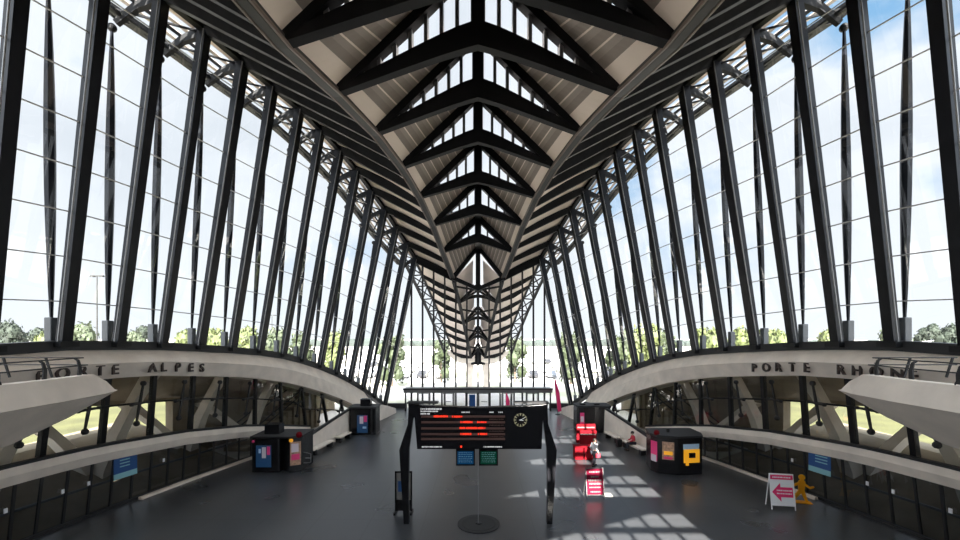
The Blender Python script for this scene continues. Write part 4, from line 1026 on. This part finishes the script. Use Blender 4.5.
# amber walking-figure board
root = empty('cutout_figure', (16.05, 21.2, 0), -0.3); tag(root, 'amber cut-out of a walking figure beside the white arrow sign', 'cut-out sign')
def cap(a, b, r0, r1, y0=-.03, y1=.03, n=6):
    a, b = V((a[0], 0, a[1])), V((b[0], 0, b[1])); t = (b - a).normalized(); q = V((t.z, 0, -t.x)); P = []
    for k in range(n + 1): an = PI * k / n; P.append(b + (q * math.cos(an) + t * math.sin(an)) * r1)
    for k in range(n + 1): an = PI * k / n; P.append(a + (-q * math.cos(an) - t * math.sin(an)) * r0)
    return [[(p.x, y, p.z) for p in P] for y in (y0, y1)]
mb = MB()
for a, b, r0, r1 in (((0, .62), (.02, .98), .13, .15), ((0, .62), (-.22, .30), .10, .07), ((-.22, .30), (-.34, .08), .07, .05), ((.02, .62), (.14, .30), .10, .07), ((.14, .30), (.24, .05), .07, .05), ((.0, .98), (-.34, .80), .06, .05), ((.03, .98), (.36, .74), .06, .05), ((.36, .74), (.50, .80), .05, .04), ((.24, .05), (.36, .04), .04, .03)):
    mb.rings(cap(a, b, r0, r1))
mb.rings([[(.02 + .14 * math.cos(2 * PI * k / 16), y, 1.24 + .14 * math.sin(2 * PI * k / 16)) for k in range(16)] for y in (-.03, .03)])
mb.build('figure_board', 'yellow', root)
mb = MB(); mb.box((-.4, -.2, 0), (.42, .2, .03)); mb.build('base_plate', 'yellow', root)

# posters and stickers on the lower glass
for s in (-1, 1):
    d0 = 20.35 if s < 0 else 20.9
    x = lambda d: s * (wallx(d, 1.5) - 0.12)
    root = empty('wall_poster', (x(d0 + .5), d0 + .5, 1.3)); tag(root, 'blue poster with a pale lower edge on the %s lower glass' % SIDE[s], 'poster')
    for z0, z1, m, nm in ((1.62, 2.35, 'posterblue', 'sheet'), (1.35, 1.62, 'posterteal', 'lower_band')):
        mb = MB(); mb.rings([[(x(d0) + q, d0, z0), (x(d0 + 1.1) + q, d0 + 1.1, z0), (x(d0 + 1.1) + q, d0 + 1.1, z1), (x(d0) + q, d0, z1)] for q in (0, .02)]); rebase(mb, root).build(nm, m, root)
    mb = MB()
    for q in range(3): mb.rings([[(x(d0 + .1) - s * .015 + k, d0 + .15, 2.2 - q * .15), (x(d0 + .9) - s * .015 + k, d0 + .7, 2.2 - q * .15), (x(d0 + .9) - s * .015 + k, d0 + .7, 2.25 - q * .15), (x(d0 + .1) - s * .015 + k, d0 + .15, 2.25 - q * .15)] for k in (0, .005)])
    rebase(mb, root).build('print_lines', 'posterteal', root)
    for n, d in enumerate((16.3, 18.3, 19.3, 22.9)):
        xx = s * (wallx(d, 1.5) - 0.10); mb = MB(); mb.box((xx - .02, d - .06, 1.5), (xx + .02, d + .06, 1.68)); o = mb.build('notice_sheet', 'white')
        tag(o, 'small white notice on the %s lower glass, %s from the near end' % (SIDE[s], ORD[n]), 'notice', 'white notices on the lower glass')

# ------------------------------------------------------------------ people
def skin_obj(name, verts, edges, radii, m, parent, levels=1, root=0):
    me = bpy.data.meshes.new(name); me.from_pydata([tuple(v) for v in verts], edges, []); me.materials.append(M[m])
    o = bpy.data.objects.new(name, me); COL.objects.link(o); o.parent = parent
    sk = o.modifiers.new('skin', 'SKIN'); sk.use_smooth_shade = True
    for i, r in enumerate(radii):
        sv = me.skin_vertices[0].data[i]; sv.radius = (r, r) if not isinstance(r, tuple) else r; sv.use_root = (i == root)
    sb = o.modifiers.new('sub', 'SUBSURF'); sb.levels = levels; sb.render_levels = levels
    return o
def person(loc, rz, J, label, top, legs, hair='hair'):
    r = empty('person', loc, rz); tag(r, label, 'person')
    names = ['pelvis', 'waist', 'chest', 'neckb', 'neck', 'head', 'crown', 'shL', 'elL', 'wrL', 'shR', 'elR', 'wrR', 'hipL', 'knL', 'anL', 'toL', 'hipR', 'knR', 'anR', 'toR']
    idx = {n: i for i, n in enumerate(names)}; v = [J[n] for n in names]
    E = [('pelvis', 'waist'), ('waist', 'chest'), ('chest', 'neckb'), ('neckb', 'neck'), ('neck', 'head'), ('head', 'crown'), ('chest', 'shL'), ('shL', 'elL'), ('elL', 'wrL'), ('chest', 'shR'), ('shR', 'elR'), ('elR', 'wrR'), ('pelvis', 'hipL'), ('hipL', 'knL'), ('knL', 'anL'), ('anL', 'toL'), ('pelvis', 'hipR'), ('hipR', 'knR'), ('knR', 'anR'), ('anR', 'toR')]
    rad = dict(pelvis=(.15, .11), waist=(.13, .10), chest=(.15, .11), neckb=.07, neck=.055, head=(.085, .10), crown=(.07, .085), shL=.06, elL=.042, wrL=.028, shR=.06, elR=.042, wrR=.028, hipL=.09, knL=.058, anL=.038, toL=.035, hipR=.09, knR=.058, anR=.038, toR=.035)
    vv = list(v); ee = [(idx[a], idx[b]) for a, b in E]; rr = [rad[n] for n in names]
    # five fingers on each hand
    for sd in 'LR':
        w = V(J['wr' + sd]); e = V(J['el' + sd]); t = (w - e).normalized(); sdv = t.cross(V((1, 0, 0))).normalized(); p = w + t * .07
        ip = len(vv); vv.append(p); rr.append(.032); ee.append((idx['wr' + sd], ip))
        for k, L in ((-1.5, .06), (-.5, .075), (.5, .07), (1.5, .055)):
            a = p + sdv * k * .018 + t * .02; b = a + t * L * .5; c = b + t * L * .5 + V((0.015, 0, 0))
            i0 = len(vv); vv += [a, b, c]; rr += [.010, .009, .008]; ee += [(ip, i0), (i0, i0 + 1), (i0 + 1, i0 + 2)]
        i0 = len(vv); vv += [w + t * .04 + sdv * -.04, w + t * .075 + sdv * -.055]; rr += [.012, .009]; ee += [(ip, i0), (i0, i0 + 1)]
    skin_obj('body', vv, ee, rr, 'skinp', r, 1)
    g = .018
    def sub(nm, ns, es, m, extra=g, root=0, ends={}):
        ii = {n: i for i, n in enumerate(ns)}
        rs = []
        for n in ns:
            q = ends.get(n, rad[n]); rs.append(tuple(a + extra for a in q) if isinstance(q, tuple) else q + extra)
        skin_obj(nm, [J[n] for n in ns], [(ii[a], ii[b]) for a, b in es], rs, m, r, 1, root)
    sub('shirt', ['pelvis', 'waist', 'chest', 'neckb', 'shL', 'elL', 'wrL', 'shR', 'elR', 'wrR'], [e for e in E[:3]] + E[6:12], top)
    sub('trousers', ['pelvis', 'hipL', 'knL', 'anL', 'hipR', 'knR', 'anR'], [('pelvis', 'hipL'), ('hipL', 'knL'), ('knL', 'anL'), ('pelvis', 'hipR'), ('hipR', 'knR'), ('knR', 'anR')], legs)
    for sd in 'LR':
        mb = MB(); a = V(J['an' + sd]); b = V(J['to' + sd]); f = (b - a); f.z = 0; f.normalize()
        mb.beam([(a.x - f.x * .07, a.y - f.y * .07, .05), (a.x + f.x * .06, a.y + f.y * .06, .055), (a.x + f.x * .19, a.y + f.y * .19, .035)], [.085, .10, .08], [.10, .10, .06]); mb.build('shoe', 'blackmatt', r, 0.02)
    hd = V(J['head']); cr = V(J['crown']); up = (cr - hd).normalized()
    mb = MB(); mb.ball(hd + up * .055 + V((-.02, 0, 0)), .115, 8, (1.05, .88, 1.0)); h = mb.build('hair', hair, r, smooth=True)
    # features on the facing side (+x is forward)
    mb = MB(); mb.ball(hd + V((.115, 0, -.005)), .02, 5, (1, .7, 1.4)); mb.build('nose', 'skinp', r, smooth=True)
    for q in (-1, 1):
        mb = MB(); mb.ball(hd + V((.098, q * .035, .03)), .012, 5); mb.build('eye', 'blackmatt', r)
        mb = MB(); mb.ball(hd + V((0, q * .09, .0)), .025, 5, (.8, .4, 1.2)); mb.build('ear', 'skinp', r, smooth=True)
    mb = MB(); mb.box(tuple(hd + V((.097, -.025, -.055))), tuple(hd + V((.107, .025, -.045)))); mb.build('mouth', 'jacket', r)
    return r
Jw = dict(pelvis=(0, 0, .94), waist=(0, 0, 1.10), chest=(.01, 0, 1.32), neckb=(.0, 0, 1.46), neck=(.01, 0, 1.51), head=(.03, 0, 1.60), crown=(.02, 0, 1.68), shL=(0, .19, 1.41), elL=(-.05, .25, 1.14), wrL=(.08, .25, .92), shR=(0, -.19, 1.41), elR=(-.04, -.25, 1.14), wrR=(.10, -.24, .93), hipL=(0, .10, .90), knL=(.10, .10, .50), anL=(.14, .10, .09), toL=(.28, .11, .05), hipR=(0, -.10, .90), knR=(-.02, -.10, .48), anR=(-.20, -.10, .10), toR=(-.07, -.11, .05))
r = person((7.35, 27.0, 0), 0.5, Jw, 'person in a white shirt and dark trousers standing by the red desk', 'shirt', 'trouser')
mb = MB(); mb.box((-.14, -.37, .62), (.16, -.25, .86)); mb.build('shoulder_bag', 'jacket', r, 0.02)
Js = dict(pelvis=(0, 0, .58), waist=(.0, 0, .76), chest=(.04, 0, .98), neckb=(.05, 0, 1.11), neck=(.07, 0, 1.16), head=(.10, 0, 1.25), crown=(.10, 0, 1.33), shL=(.04, .19, 1.06), elL=(.12, .25, .80), wrL=(.34, .17, .72), shR=(.04, -.19, 1.06), elR=(.12, -.25, .80), wrR=(.34, -.17, .72), hipL=(.02, .10, .56), knL=(.45, .12, .54), anL=(.44, .12, .10), toL=(.58, .13, .05), hipR=(.02, -.10, .56), knR=(.45, -.12, .54), anR=(.46, -.12, .10), toR=(.60, -.13, .05))
person((11.15, 30.6, 0), PI, Js, 'seated person in a red jacket on the right bench', 'jacket', 'trouser')
root = empty('suitcase', (10.4, 31.5, 0), 0.2); tag(root, 'small dark suitcase standing beside the seated person', 'suitcase')
mb = MB(); mb.box((-.2, -.13, .05), (.2, .13, .6)); mb.build('case', 'blackmatt', root, 0.04)
mb = MB(); mb.tube([(-.1, 0, .6), (-.1, 0, .85), (.1, 0, .85), (.1, 0, .6)], .012, 6); mb.build('pull_handle', 'steelgrey', root)
for s in (-1, 1):
    mb = MB(); mb.ball((s * .15, 0, .03), .035, 5); mb.build('wheel', 'tyre', root)

# pieces that belong to a part go one level below it
UNDER = {'screen_picture': 'screen', 'screen_text': 'screen', 'poster_picture': 'poster', 'side_picture': 'side_poster', 'printed_word': 'board', 'header': 'board', 'arrow': 'board', 'stripe': 'board', 'hour_hand': 'clock_dial', 'minute_hand': 'clock_dial', 'head_joint': 'spindle', 'red_text': 'display_case', 'white_text': 'display_case', 'dim_text': 'display_case', 'display_row': 'display_case', 'red_mark': 'display_case', 'clock_face': 'display_case', 'badge': 'cabinet', 'print_lines': 'sheet', 'glazing_bar': None}
for o in list(bpy.data.objects):
    k = o.name.split('.')[0]
    if o.parent and UNDER.get(k):
        sib = [q for q in o.parent.children if q.name.split('.')[0] == UNDER[k]]
        if sib: o.parent = sib[0] if len(sib) == 1 else min(sib, key=lambda q: (sum((V(c) for c in q.bound_box), V()) - sum((V(c) for c in o.bound_box), V())).length)

# ------------------------------------------------------------------ sky and sun
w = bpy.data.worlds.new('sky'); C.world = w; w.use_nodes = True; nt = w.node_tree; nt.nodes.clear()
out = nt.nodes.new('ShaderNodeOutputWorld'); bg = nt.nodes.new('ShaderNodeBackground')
tc = nt.nodes.new('ShaderNodeTexCoord'); mp = nt.nodes.new('ShaderNodeMapping'); mp.inputs['Scale'].default_value = (1, 1, 1.6); mp.inputs['Location'].default_value = (0.35, 0.1, 0.0)
no = nt.nodes.new('ShaderNodeTexNoise'); no.inputs['Scale'].default_value = 2.2; no.inputs['Detail'].default_value = 7; no.inputs['Roughness'].default_value = 0.55
r = nt.nodes.new('ShaderNodeValToRGB'); r.color_ramp.elements[0].position = 0.33; r.color_ramp.elements[0].color = (0.24, 0.46, 0.72, 1)
r.color_ramp.elements[1].position = 0.46; r.color_ramp.elements[1].color = (0.80, 0.84, 0.89, 1)
e = r.color_ramp.elements.new(0.72); e.color = (0.62, 0.67, 0.73, 1)
sp = nt.nodes.new('ShaderNodeSeparateXYZ'); rz = nt.nodes.new('ShaderNodeMapRange'); rz.inputs['From Min'].default_value = 0.0; rz.inputs['From Max'].default_value = 0.35; rz.inputs['To Min'].default_value = 1; rz.inputs['To Max'].default_value = 0
mx = nt.nodes.new('ShaderNodeMixRGB'); mx.inputs[2].default_value = (0.82, 0.86, 0.90, 1)
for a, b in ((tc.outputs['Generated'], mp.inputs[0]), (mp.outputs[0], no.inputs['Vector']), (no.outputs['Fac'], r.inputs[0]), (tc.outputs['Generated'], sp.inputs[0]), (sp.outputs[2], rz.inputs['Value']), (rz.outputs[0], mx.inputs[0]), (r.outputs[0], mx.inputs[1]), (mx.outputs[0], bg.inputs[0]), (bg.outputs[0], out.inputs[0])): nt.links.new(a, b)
# the sky is brighter on the sun's side (behind the viewer) and overhead
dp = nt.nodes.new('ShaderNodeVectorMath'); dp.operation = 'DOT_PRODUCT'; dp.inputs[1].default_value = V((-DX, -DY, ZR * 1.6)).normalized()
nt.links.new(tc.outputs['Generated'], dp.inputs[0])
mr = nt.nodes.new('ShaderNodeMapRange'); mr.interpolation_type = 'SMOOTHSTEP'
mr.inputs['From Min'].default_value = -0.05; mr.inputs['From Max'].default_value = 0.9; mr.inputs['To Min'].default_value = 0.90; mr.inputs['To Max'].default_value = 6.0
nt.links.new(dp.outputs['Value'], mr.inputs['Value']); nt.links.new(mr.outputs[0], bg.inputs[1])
sl = bpy.data.lights.new('sun', 'SUN'); sl.energy = 32.0; sl.angle = math.radians(0.35); sl.color = (1.0, 0.95, 0.86)
so = bpy.data.objects.new('sun', sl); COL.objects.link(so); so.location = (0, -40, 60)
so.rotation_euler = V((DX, DY, -ZR)).to_track_quat('-Z', 'Y').to_euler()

# ------------------------------------------------------------------ camera
cd = bpy.data.cameras.new('camera'); cam = bpy.data.objects.new('camera', cd); COL.objects.link(cam)
cam.location = (0, 0, H); cam.rotation_euler = (PI / 2, 0, 0)
cd.sensor_width = 36; cd.lens = 36 * F / 960; cd.shift_x = (480 - CX) / 960; cd.shift_y = (HY - 270) / 960; cd.clip_start = 0.05; cd.clip_end = 2000
C.camera = cam
C.view_settings.view_transform = 'Standard'; C.view_settings.look = 'None'; C.view_settings.gamma = 1; C.view_settings.use_curve_mapping = False
C.view_settings.exposure = 0.55
C.cycles.use_denoising = True; C.cycles.transparent_max_bounces = 16; C.cycles.max_bounces = 8; C.cycles.diffuse_bounces = 4
